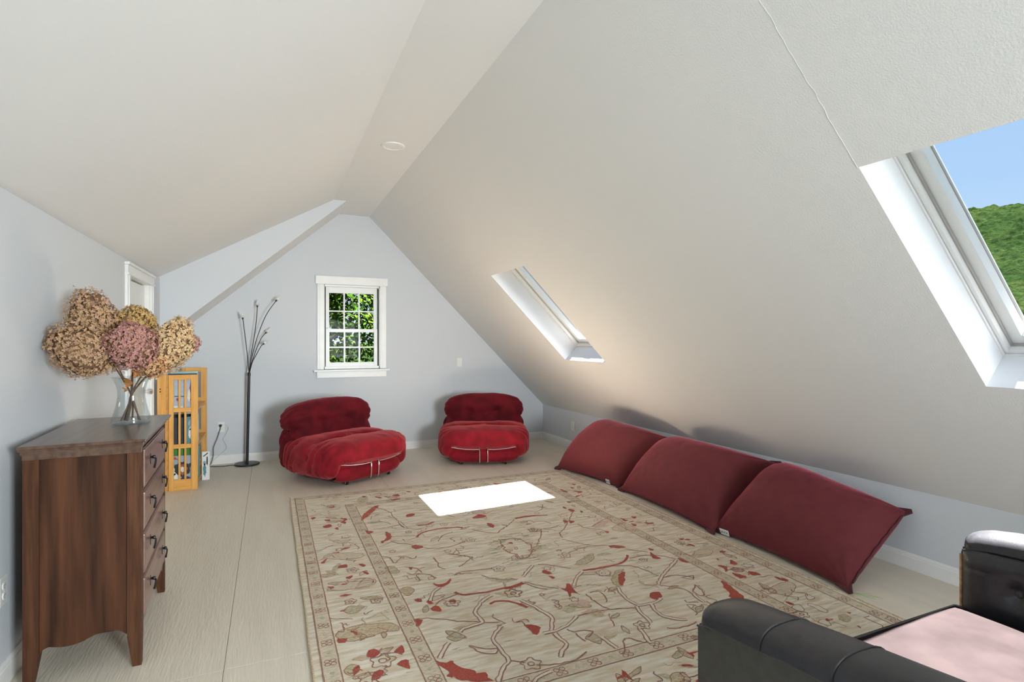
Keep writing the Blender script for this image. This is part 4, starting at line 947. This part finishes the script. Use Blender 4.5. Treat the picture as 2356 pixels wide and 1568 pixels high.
feet = [(.030, .01, .014), (.040, -.01, .014), (-.01, -.03, .014), (-.002, .03, .014), (-.045, .0, .014), (-.035, .02, .014), (-.02, -.015, .014)]
for k, (lb, (px, py), Y, rad, ax, key, n_) in enumerate(flw): hydrangea(lb, atY(px, py, Y), rad, ax, key, feet[k], 20+k, n_)
lf = thing('dried_leaf', 'curled orange dry leaf hanging at the mouth of the vase', 'leaf', atY(290, 880, 3.30)); g = G()
for (dx, dz, w_, h_, tw) in ((0, .0, .035, .05, .3), (.035, .045, .05, .045, 1.1), (-.01, -.035, .02, .025, .8)):
    n = 8; v = []
    for i in range(n+1):
        t = i/n; hw_ = w_/2*math.sin(PI*t)**.7*(1+.2*math.sin(i*2.3))
        for s_ in (-1, 0, 1): v.append((dx+s_*hw_*math.cos(tw)+.01*math.sin(t*4), s_*hw_*math.sin(tw)+.008*abs(s_), dz+h_*(t-.5)))
    g.add(v, [(i*3+k, i*3+k+1, i*3+k+4, i*3+k+3) for i in range(n) for k in range(2)])
g.tube([(0, 0, -.01), (.02, 0, .03), (.03, .01, .08)], .0015, 5); g.build('blade', M['dleaf'], lf)

# ---------------------------------------------------------------- bookshelf
BX0, BX1, BYN, BYF, BH = -.857, -.620, 5.955, 6.80, 1.083
bs = thing('bookshelf', 'honey coloured open bookshelf with slatted window pane ends by far wall', 'bookshelf', (BX0, BYN, 0))
bw = BX1-BX0
def end_panel(y0, y1, h):
    e = thing('end_panel', None, None, (0, 0, 0)); e.parent = bs
    e.name = 'end_panel'
    f0 = .036; ps = .046
    for nm, (xa, xb) in (('stile', (0, f0+.004)), ('stile', (bw-ps-.010, bw))): G().box(xa, xb, y0, y1, 0, h, b=.002).build(nm, M['oak'], e)
    zr = [(0, .105), (.395*h/1.083, .435*h/1.083), (.735*h/1.083, .775*h/1.083), (h-.045, h)]
    for a, b in zr: G().box(f0+.004, bw-ps-.010, y0+.002, y1-.002, a, b, b=.002).build('rail', M['oakh'], e)
    ix0, ix1 = f0+.004, bw-ps-.010
    for q in range(3):
        z0, z1 = zr[q][1], zr[q+1][0]
        for k in (1, 2):
            x = ix0+(ix1-ix0)*k/3; G().box(x-.0085, x+.0085, y0+.004, y1-.004, z0, z1, b=.0015).build('slat', M['oak'], e)
end_panel(0, .02, BH)
end_panel(BYF-BYN-.02, BYF-BYN, BH+.03)
# folding back leg at the left of the near end
g = G().box(-.092, -.022, .012, .032, .0, BH+.0, b=.002); g.build('back_stile', M['oak'], bs)
for dz in (.93, .955): G().lathe([(.006, 0), (.006, .002)], n=14, M4=Matrix.Translation((-.068, .0118, dz)) @ Matrix.Rotation(PI/2, 4, 'X')).build('peg_hole', M['dark'], bs)
G().box(-.022, -.004, .016, .034, 0, BH, b=.001).build('hinge_stile', M['oaky'], bs)
SHZ = [.06, .415, .755]
for z in SHZ: G().box(.004, bw-.008, .022, BYF-BYN-.022, z-.018, z, b=.002).build('shelf', M['oaky'], bs)
for z in SHZ[1:]: G().box(bw-.03, bw-.012, BYF-BYN-.05, BYF-BYN-.022, z-.04, z-.018, b=.002).build('shelf_bracket', M['oaky'], bs)

pc = {}
def pm(n, c, r=.5):
    if n not in pc: pc[n] = mat(n, c, r, noise_amt=.08, noise_scale=25)
    return pc[n]
PAGE = pm('page_edges', (.80, .77, .68), .8)
def book(label, x0, x1, y0, y1, z0, z1, col, cat='book', group='books and albums on the honey coloured shelf', ry=0, art=None):
    """book standing with its cover facing the near end of the shelf (thickness along y)"""
    r = thing('book', label, cat, ((x0+x1)/2, (y0+y1)/2, z0), 0, group); r.rotation_euler = (0, ry, 0)
    w, t, h = (x1-x0)/2, (y1-y0)/2, z1-z0
    g = G().box(-w, w, -t, -t+.003, 0, h); g.box(-w, w, t-.003, t, 0, h); g.box(-w, -w+.003, -t, t, 0, h); g.build('cover', col, r)
    G().box(-w+.003, w-.004, -t+.003, t-.003, .003, h-.004).build('pages', PAGE, r)
    if art:
        for lay, (m_, poly) in enumerate(art):
            G().prism([(-w+2*w*a, h*b) for a, b in poly], 1, -t-.0006-.0002*lay, -t+.0001).build('cover_print', m_, r)
    return r
def blobp(cx, cy, rx, ry, n=16, j=.25, sd=0):
    rr = random.Random(sd); return [(cx+rx*math.cos(2*PI*k/n)*(1+rr.uniform(-j, j)), cy+ry*math.sin(2*PI*k/n)*(1+rr.uniform(-j, j))) for k in range(n)]
sky_ = pm('pale_blue_print', (.42, .50, .62)); brn = pm('rust_brown_print', (.34, .11, .06)); skin = pm('peach_print', (.62, .38, .27)); crm = pm('cream_print', (.76, .72, .63)); gry = pm('charcoal_print', (.045, .045, .055)); nav = pm('navy_print', (.03, .05, .11))
teal = pm('teal_print', (.10, .27, .28)); grn = pm('green_print', (.05, .25, .03)); lbl = pm('grey_blue_print', (.33, .40, .50)); red = pm('red_print', (.40, .05, .03)); wht = pm('white_print', (.78, .79, .80)); blk = pm('black_print', (.02, .02, .025))
mint = pm('mint_print', (.33, .55, .50))
e0 = .036
bx0, bx1 = BX0+.008, BX1-.016
rr = random.Random(9)
art1 = [(brn, blobp(.86, .45, .13, .40, 22, .2, 1)), (skin, blobp(.88, .60, .05, .09, 12, .3, 2)), (skin, blobp(.86, .20, .08, .10, 12, .3, 3)), (crm, blobp(.72, .42, .06, .17, 14, .2, 4)), (blk, [(.16, .385), (.60, .375), (.60, .395), (.16, .41)]), (red, blobp(.30, .30, .06, .05, 10, .3, 5)), (wht, [(.14, .045), (.5, .03), (.5, .10), (.14, .12)])]
book('tall pale blue album on top shelf showing a rust and peach figure', bx0, bx1, BYN+.03, BYN+.042, SHZ[2], SHZ[2]+.318, sky_, art=art1)
book('navy album standing just behind the pale blue album', bx0-.02, bx1+.004, BYN+.048, BYN+.060, SHZ[2], SHZ[2]+.338, nav)
for k, (lb, c_, t_, h_) in enumerate([('cream magazine on top shelf behind the navy album', crm, .008, .325), ('mint green album on top shelf, edge above the others', mint, .012, .352), ('white paperback near the back of the top shelf', wht, .016, .30), ('tan album farthest back on the top shelf', pm('tan_print', (.5, .4, .25)), .02, .27)]):
    y = BYN+.08+k*.05; book(lb, bx0, bx1+.006-.004*k, y, y+t_, SHZ[2], SHZ[2]+h_, c_)
book('large charcoal book on the middle shelf', bx0+.02, bx1-.055, BYN+.06, BYN+.10, SHZ[1], SHZ[1]+.26, gry)
book('rust red book on middle shelf at the left of the charcoal one', bx0-.002, bx0+.016, BYN+.05, BYN+.15, SHZ[1], SHZ[1]+.245, red)
art2 = [(wht, blobp(.62, .45, .36, .30, 18, .12, 7)), (blk, [(.30, .52), (.55, .54), (.55, .60), (.34, .58)]), (blk, [(.7, .5), (.9, .52), (.88, .57), (.7, .56)]), (lbl, blobp(.62, .78, .42, .14, 12, .1, 9)), (blk, [(.45, .28), (.75, .27), (.75, .30), (.48, .31)])]
book('grey blue comic album with a large face on the middle shelf', bx1-.085, bx1, BYN+.03, BYN+.042, SHZ[1], SHZ[1]+.27, teal, art=art2)
book('black framed album behind the charcoal book', bx0, bx1-.01, BYN+.12, BYN+.14, SHZ[1], SHZ[1]+.285, blk)
w_ = G().box(-.03, .03, -.012, .012, 0, .014, b=.004).build('eraser', M['label']); w_.location = (bx0+.075, BYN+.04, SHZ[1]); tag(w_, 'small white block lying at the front of the middle shelf', 'block')
book('green backed album standing tall on the bottom shelf', bx0, bx1, BYN+.056, BYN+.068, SHZ[0], SHZ[0]+.322, grn)
art3 = [(wht, [(.0, .0), (.35, .0), (.55, .3), (.3, .62), (0, .55)]), (blk, blobp(.45, .52, .30, .26, 20, .15, 11)), (brn, blobp(.48, .50, .20, .18, 16, .25, 12)), (crm, blobp(.46, .52, .10, .10, 12, .3, 13)), (gry, [(.70, .55), (.98, .66), (.95, .80), (.68, .68)]), (nav, [(.35, .02), (.80, .0), (.75, .22), (.45, .30)]), (red, [(.03, .90), (.30, .86), (.2, .97)]), (blk, [(.02, .24), (.22, .34), (.2, .40), (.02, .32)])]
book('blue grey comic album with a helmeted figure on the bottom shelf', bx0, bx1, BYN+.03, BYN+.042, SHZ[0], SHZ[0]+.262, lbl, art=art3)
book('muted teal album at the back of the bottom shelf', bx0, bx1, BYN+.30, BYN+.32, SHZ[0], SHZ[0]+.30, teal)
book('pale teal comic at the back of the middle shelf', bx0, bx1-.002, BYN+.25, BYN+.262, SHZ[1], SHZ[1]+.27, mint, art=[(blk, blobp(.93, .7, .05, .22, 12, .3, 21)), (lbl, blobp(.95, .3, .05, .2, 12, .3, 22))])
# white comic leaning against the front of the shelf
p1 = thing('comic_book', 'white comic with teal drawing leaning upright on the floor at the shelf front', 'book', (BX1-.006, 6.33, .0), 0)
a1_ = atY(456, 1102, 6.2)
G().box(.004, .072, -.005, .005, .0, .285, b=.002).build('cover', M['label'], p1)
for m_, pl_ in ((teal, [(.028+.016*a, .10+.06*b) for a, b in blobp(0, 0, 1, 1, 14, .3, 31)]), (lbl, [(.028+.014*a, .17+.02*b) for a, b in blobp(0, 0, 1, 1, 12, .3, 32)]), (blk, [(.05+.006*a, .19+.05*b) for a, b in blobp(0, 0, 1, 1, 12, .3, 33)]), (blk, [(.012, .24), (.055, .275), (.058, .265), (.02, .235)])):
    G().prism(pl_, 1, -.0062, -.0048).build('cover_print', m_, p1)
p1.rotation_euler = (0, 0, 0)

# ---------------------------------------------------------------- floor lamp with cords
LX, LY = -.232, 6.915
lp = thing('floor_lamp', 'slim black floor lamp with five bare curved arms before the far wall', 'lamp', (LX, LY, 0))
G().lathe([(0, 0), (.125, 0), (.131, .004), (.131, .012), (.126, .018), (.02, .024), (0, .024)], n=56).build('base', M['black'], lp, smooth=True)
tip = Vector(atY(573, 858, LY))-Vector((LX, LY, 0))
G().tube([(0, 0, .02), (tip.x*.5, 0, tip.z*.5), (tip.x, 0, tip.z)], .0148, 18).build('pole', M['black'], lp, smooth=True)
G().lathe([(.0165, -.03), (.0175, -.026), (.0175, .0), (.012, .008), (.004, .010)], (tip.x, 0, tip.z), 18).build('pole_cap', M['black'], lp, smooth=True)
arms = [[(573, 858), (571, 835), (566, 790), (561, 750), (558.5, 733)], [(573, 858), (577, 820), (584, 780), (590, 735), (592, 705)], [(574, 858), (580, 820), (592, 775), (612, 725), (635, 692)],
        [(574, 858), (580, 832), (590, 803), (601, 778), (611, 766)], [(574, 858), (581, 832), (590, 815), (600, 797), (606, 791)]]
dyy = [-.02, .04, -.05, .05, -.06]
for k, a in enumerate(arms):
    P_ = [Vector(atY(px, py, LY+dyy[k]*(i/4)))-Vector((LX, LY, 0)) for i, (px, py) in enumerate(a)]; P_ = smooth3(P_, 6)
    arm = G().tube(P_, .0042, 8).build('arm', M['black'], lp, smooth=True)
    d = (P_[-1]-P_[-4]).normalized(); q4 = Matrix.Translation(P_[-1]) @ d.to_track_quat('Z', 'Y').to_matrix().to_4x4()
    G().lathe([(.003, -.012), (.006, -.006), (.010, .006), (.012, .012), (.006, .014), (0, .014)], n=16, M4=q4).build('socket_cup', M['black'], arm, smooth=True)
    G().lathe([(.005, .012), (.017, .018), (.021, .026), (.017, .036), (.010, .042), (.012, .050), (.008, .066), (.003, .086), (0, .090)], n=20, M4=q4).build('bulb', M['bulb'], arm, smooth=True)
def cord(name, label, px_pts, m, r_, plug):
    pts = smooth3([Vector(p) for p in px_pts], 8); o0 = Vector(pts[-1]); o0.z = 0
    r = thing(name, label, 'cord', o0)
    G().tube([p-o0 for p in pts], r_, 7).build('cable', m, r, smooth=True)
    if plug: q = pts[0]-o0; G().box(q.x-.013, q.x+.013, q.y-.008, q.y+.022, q.z-.012, q.z+.012, b=.004).build('plug', m, r)
W_ = YF-.030
cord('lamp_cord', 'black power cord from the far wall socket to the floor lamp base', [(-.508, W_, .44), (-.512, W_-.01, .40), (-.54, W_-.02, .30), (-.575, W_-.03, .20), (-.578, W_-.03, .11), (-.60, W_-.04, .03), (-.615, W_-.07, .006), (-.56, W_-.11, .005), (-.46, W_-.13, .005), (-.40, W_-.12, .005), (-.352, W_-.125, .005)], M['black'], .0035, True)
cord('white_cord', 'thin white cord dangling from the far wall socket down behind the black one', [(-.50, W_+.008, .455), (-.46, W_, .45), (-.425, W_, .41), (-.45, W_, .34), (-.480, W_, .29), (-.46, W_, .24), (-.445, W_, .18), (-.50, W_-.01, .12), (-.56, W_-.03, .07), (-.595, W_-.05, .012), (-.62, W_-.09, .004)], M['cordw'], .0018, False)

# ---------------------------------------------------------------- armchair at the near right
ac = thing('armchair', 'black leather armchair with sunlit dusty pink seat cushion in the right foreground', 'armchair', (1.85, .80, 0))
ao = Vector((1.85, .80, 0))
AL0, AL1, AR0, AR1 = 1.105, 1.285, 2.380, 2.560
ZTOP = [(1.222, .615), (1.218, .640), (1.205, .655), (1.17, .668), (1.10, .680), (1.0, .692), (.9, .706), (.8, .718), (.65, .735), (.5, .752), (.38, .765)]
def arm_body(x0, x1, inner, nm):
    ztop = [(y, z+(.018 if inner < 0 else 0)) for y, z in ZTOP]
    g = G()
    poly = [(.38, .10), (1.215, .10)]+[(y, z-.055) for y, z in ztop[1:]]
    P2 = [(1.213, .10)]+[(min(y, 1.213), z-.05) for y, z in ztop]+[(.38, .10)]
    g.prism([(y-ao.y, z) for y, z in P2], 0, x0-ao.x+.006, x1-ao.x-.006); b = g.build(nm, M['leather2'], ac)
    # padded rounded top roll
    n = 14; xc = (x0+x1)/2; w = (x1-x0)/2; v = []; f = []; path = [(1.224, .56)]+ztop
    path = [(1.223, .60)]+ztop[0:]
    m = n+1
    for i, (y, z) in enumerate(path):
        a = path[max(0, i-1)]; c_ = path[min(len(path)-1, i+1)]; t = Vector((c_[0]-a[0], c_[1]-a[1])).normalized(); nn = Vector((t.y, -t.x)) if False else Vector((-t.y, t.x))
        if nn.y < -.2 or (i < 2 and nn.x < 0): nn = -nn
        for k in range(m):
            th = PI*k/n; cx = xc-(w+.004)*spow(math.cos(th), .75); h_ = .055*(spow(math.sin(th), .8)-1)-.0
            v.append((cx-ao.x, y+nn.x*h_-ao.y, z+nn.y*h_))
    # skirt
    for i in range(len(path)-1):
        for k in range(n): f.append((i*m+k, (i+1)*m+k, (i+1)*m+k+1, i*m+k+1))
    roll = G().add(v, f).build('arm_pad', M['leather'], ac, smooth=True)
    # welt between pad and side, both faces
    for xx in (x0-.003, x1+.003):
        pts = [(xx-ao.x, y-ao.y-(.0 if i else 0), z-.055) for i, (y, z) in enumerate(ztop[2:])]
        G().tube(pts, .0035, 6).build('welt', M['leather'], b, smooth=True)
    # cross seams on the pad
    for ys in (.99, .80):
        zt = [z for y, z in ztop]; z = None
        for i in range(len(ztop)-1):
            if ztop[i][0] >= ys >= ztop[i+1][0]:
                tt = (ztop[i][0]-ys)/(ztop[i][0]-ztop[i+1][0]); z = ztop[i][1]+(ztop[i+1][1]-ztop[i][1])*tt
        pts = [(xc-(w+.005)*spow(math.cos(PI*k/n), .75)-ao.x, ys-ao.y, z+.0008+.055*(spow(math.sin(PI*k/n), .8)-1)) for k in range(n+1)]
        G().tube(pts, .0022, 5).build('cross_seam', M['leather'], roll, smooth=True)
    # light piping down the front edges
    for xx in ((x0+.006,) if inner < 0 else ()):
        G().tube([(xx-ao.x, 1.214-ao.y, z) for z in (.10, .25, .40, .52, .60)], .005, 8).build('front_piping', M['tanpipe'], b, smooth=True)
    return b
arm_body(AL0, AL1, 1, 'arm'); rb = arm_body(AR0, AR1, -1, 'arm')
# buttoned inner pad of the right arm
n, m = 40, 28; v = []; f = []
bt = [(1.03, .525), (.70, .545)]
for i in range(n+1):
    for j in range(m+1):
        y = 1.205-(1.205-.42)*i/n; zt = .63+.07*(1.205-y); z = .36+(zt-.36)*j/m
        e = (min(1, min(i, n-i)/4.0))**.5*(min(1, min(j, m-j)/4.0))**.5; d = .030*e
        for by, bz in bt:
            q = math.hypot(y-by, z-bz); d -= .024*math.exp(-(q/.035)**2)*e; ang = math.atan2(z-bz, y-by); d -= .004*abs(math.sin(ang*3))*math.exp(-q/.08)*e
        sz = .555+.02*(1.2-y)*.5; d -= .005*math.exp(-((z-(.565-.06*(1.205-y)*0))/.004)**2)*e
        v.append((AR0-d-ao.x, y-ao.y, z))
for i in range(n):
    for j in range(m): f.append((i*(m+1)+j, (i+1)*(m+1)+j, (i+1)*(m+1)+j+1, i*(m+1)+j+1))
ip_ = G().add(v, f).build('inner_pad', M['leather'], ac, smooth=True)
for by, bz in bt:
    G().lathe([(0, -.006), (.010, -.004), (.014, 0), (.010, .005), (0, .007)], n=20, M4=Matrix.Translation((AR0-.008-ao.x, by-ao.y, bz)) @ Matrix.Rotation(-PI/2, 4, 'Y')).build('button', M['leather2'], ip_, smooth=True)
# seat rail, deck and cushion
G().box(AL1-.006-ao.x, AR0+.006-ao.x, 1.185-ao.y, 1.235-ao.y, .13, .405, b=.012).build('front_rail', M['leather'], ac)
G().box(AL1-.006-ao.x, AR0+.006-ao.x, .40-ao.y, 1.19-ao.y, .13, .33, b=.01).build('seat_deck', M['leather2'], ac)
sx0, sx1, sy0, sy1 = AL1+.01, 2.325, .46, 1.200
n, m = 44, 36; v = []; f = []
def sc(i, j, top):
    u, w = 2*i/n-1, 2*j/m-1; x = (sx0+sx1)/2+(sx1-sx0)/2*u; y = (sy0+sy1)/2+(sy1-sy0)/2*w
    e = max(0, (1-abs(u)**9)*(1-abs(w)**9))**.5
    z = .415+(.032*e+.012*(1-u*u)*(1-w*w)+.003*noise.noise(Vector((x*7, y*7, 3)))) if top else .375-.04*e
    return (x-ao.x, y-ao.y, z)
for top in (1, 0):
    for i in range(n+1):
        for j in range(m+1): v.append(sc(i, j, top))
I = lambda i, j, k: k*(n+1)*(m+1)+i*(m+1)+j
for i in range(n):
    for j in range(m): f += [(I(i, j, 0), I(i+1, j, 0), I(i+1, j+1, 0), I(i, j+1, 0)), (I(i, j, 1), I(i, j+1, 1), I(i+1, j+1, 1), I(i+1, j, 1))]
G().add(v, f).build('seat_cushion', M['mauve'], ac, smooth=True)
g = G(); loop = [sc(i, 0, 1) for i in range(n)]+[sc(n, j, 1) for j in range(m)]+[sc(n-i, m, 1) for i in range(n)]+[sc(0, m-j, 1) for j in range(m)]
g.tube(loop, .004, 6, closed=True).build('cushion_piping', M['mauve'], ac, smooth=True)
# backrest (out of the picture to the lower right)
v, f = superell(80, 40, (AR1-AL0)/2, .10, .27, .35, .3, None, Matrix.Translation(((AL0+AR1)/2-ao.x, .36-ao.y, .60)) @ Matrix.Rotation(.12, 4, 'X'))
G().add(v, f).build('backrest', M['leather'], ac, smooth=True)
for x in (AL0+.06, AR1-.06):
    for y in (1.16, .42):
        g = G().lathe([(.012, 0), (.016, .01), (.024, .09), (.024, .102)], (x-ao.x, y-ao.y, 0 if not (RX0 < x < RX1 and RY0 < y < RY1) else RZ), 16); g.build('leg', M['post'], ac, smooth=True)

# ---------------------------------------------------------------- outdoors
def leafmat(name, cols, scale=1.2):
    m = bpy.data.materials.new(name); m.use_nodes = True; nt = m.node_tree; N = nt.nodes.new; L = nt.links.new; b = nt.nodes['Principled BSDF']
    b.inputs['Roughness'].default_value = .9; b.inputs['Specular IOR Level'].default_value = 0
    tc = N('ShaderNodeTexCoord'); nz = N('ShaderNodeTexNoise'); nz.inputs['Scale'].default_value = scale; nz.inputs['Detail'].default_value = 8; nz.inputs['Roughness'].default_value = .7
    L(tc.outputs['Object'], nz.inputs['Vector']); r = N('ShaderNodeValToRGB'); e = r.color_ramp.elements; e[0].position = .32; e[0].color = (*cols[0], 1); e[1].position = .68; e[1].color = (*cols[2], 1); q = e.new(.5); q.color = (*cols[1], 1)
    L(nz.outputs[0], r.inputs[0]); L(r.outputs[0], b.inputs['Base Color'])
    return m
LV = leafmat('sunlit_leaves', [(.003, .012, .003), (.018, .042, .005), (.075, .092, .012)], 5)
FH = leafmat('forest_leaves', [(.0052, .0118, .0038), (.0094, .0180, .0054), (.0165, .0240, .0075)], .018)
def fine_foliage(m, lo, sc, bd):
    nt = m.node_tree; N = nt.nodes.new; L = nt.links.new; b = nt.nodes['Principled BSDF']
    old = b.inputs['Base Color'].links[0].from_socket; tc = N('ShaderNodeTexCoord')
    n2 = N('ShaderNodeTexNoise'); n2.inputs['Scale'].default_value = sc; n2.inputs['Detail'].default_value = 6; n2.inputs['Roughness'].default_value = .75; L(tc.outputs['Object'], n2.inputs['Vector'])
    r = N('ShaderNodeMapRange'); r.inputs['From Min'].default_value = .38; r.inputs['From Max'].default_value = .62; r.inputs['To Min'].default_value = lo; r.inputs['To Max'].default_value = 1.35; L(n2.outputs[0], r.inputs['Value'])
    mx = N('ShaderNodeVectorMath'); mx.operation = 'SCALE'; L(old, mx.inputs[0]); L(r.outputs[0], mx.inputs['Scale']); L(mx.outputs[0], b.inputs['Base Color'])
    bp = N('ShaderNodeBump'); bp.inputs['Strength'].default_value = .8; bp.inputs['Distance'].default_value = bd; L(n2.outputs[0], bp.inputs['Height']); L(bp.outputs[0], b.inputs['Normal'])
fine_foliage(FH, .45, .28, 4.0)
BARK = mat('grey_bark', (.08, .06, .045), .9, noise_amt=.3, noise_scale=8)
GRD = -4.2
def tree(label, x, y, base, crown_c, crown_r, seed, nleaf):
    r = thing('garden_tree', label, 'tree', (x, y, base), 0, 'trees outside the far window'); rr = random.Random(seed)
    cz = crown_c-base
    g = G().tube([(0, 0, 0), (.1, .05, cz*.4), (-.05, 0, cz*.8), (0, 0, cz)], [.22, .17, .12, .06], 10)
    for k in range(9):
        a = k*2.4; z = cz*rr.uniform(.45, .85); e = crown_r*rr.uniform(.6, .9)
        g.tube([(0, 0, z), (e*.5*math.cos(a), e*.5*math.sin(a), z+e*.35), (e*math.cos(a), e*math.sin(a), z+e*.6)], [.07, .04, .015], 6)
    g.build('trunk', BARK, r, smooth=True)
    g = G()
    cl_ = [(Vector([rr.gauss(0, .5) for _ in range(3)])*crown_r*.8, rr.uniform(.35, .6)*crown_r) for _ in range(34)]
    for k in range(nleaf):
        c_, cr_ = cl_[k % len(cl_)]; d = Vector([rr.gauss(0, 1) for _ in range(3)]).normalized()*cr_*rr.uniform(.6, 1.05)
        p = c_+d+Vector((0, 0, cz)); L_ = rr.uniform(.045, .085); nn = (d.normalized()+Vector([rr.uniform(-.8, .8) for _ in range(3)])+Vector((0, 0, .6))).normalized(); t = nn.orthogonal().normalized()
        t = Matrix.Rotation(rr.uniform(0, 6.28), 3, nn) @ t; b_ = nn.cross(t)
        g.add([p-t*L_, p-b_*L_*.45+t*.1*L_, p+t*L_, p+b_*L_*.45+t*.1*L_], [(0, 1, 2), (0, 2, 3)])
    tag(g.build('leaves', LV, r), kind='stuff')
tree('leafy bright green tree filling the far window at the left', 0.6, 12.4, GRD, 2.4, 1.9, 1, 16000)
tree('leafy bright green tree filling the far window at the right', 4.3, 16.4, GRD, 2.6, 2.5, 2, 20000)
tree('low leafy tree in front of the others below the far window', 2.35, 9.6, GRD, -.6, 1.1, 3, 7000)
gd = mesh('lawn', [(-700, -700, GRD), (1400, -700, GRD), (1400, 1400, GRD), (-700, 1400, GRD)], [(0, 1, 2, 3)], FH); tag(gd, kind='structure')
# forested hillside seen through the near skylight
az0, az1, na, nr = math.radians(28), math.radians(108), 820, 290
v = []; f = []
for i in range(na+1):
    a = az0+(az1-az0)*i/na
    for j in range(nr+1):
        t = j/nr; R = 380+620*t; x, y = R*math.sin(a), R*math.cos(a)
        hill = 178*(t**1.15)*(1+.10*noise.noise(Vector((x*.0016, y*.0016, 2)))+.04*noise.noise(Vector((x*.006, y*.006, 5))))
        p = Vector((x*.105, y*.105, 0)); dist, pos = noise.voronoi(p); dome = max(0, 1-dist[0]*1.3)
        h = hill+dome*6.0+2.0*noise.noise(Vector((x*.06, y*.06, 0)))+3*noise.noise(Vector((x*.02, y*.02, 3)))
        v.append((x, y, GRD+h))
for i in range(na):
    for j in range(nr): a = i*(nr+1)+j; f.append((a, a+nr+1, a+nr+2, a+1))
hf = mesh('hillside_forest', v, f, FH, None, True); tag(hf, 'green wooded hillside far beyond the near skylight', 'forest', kind='stuff')
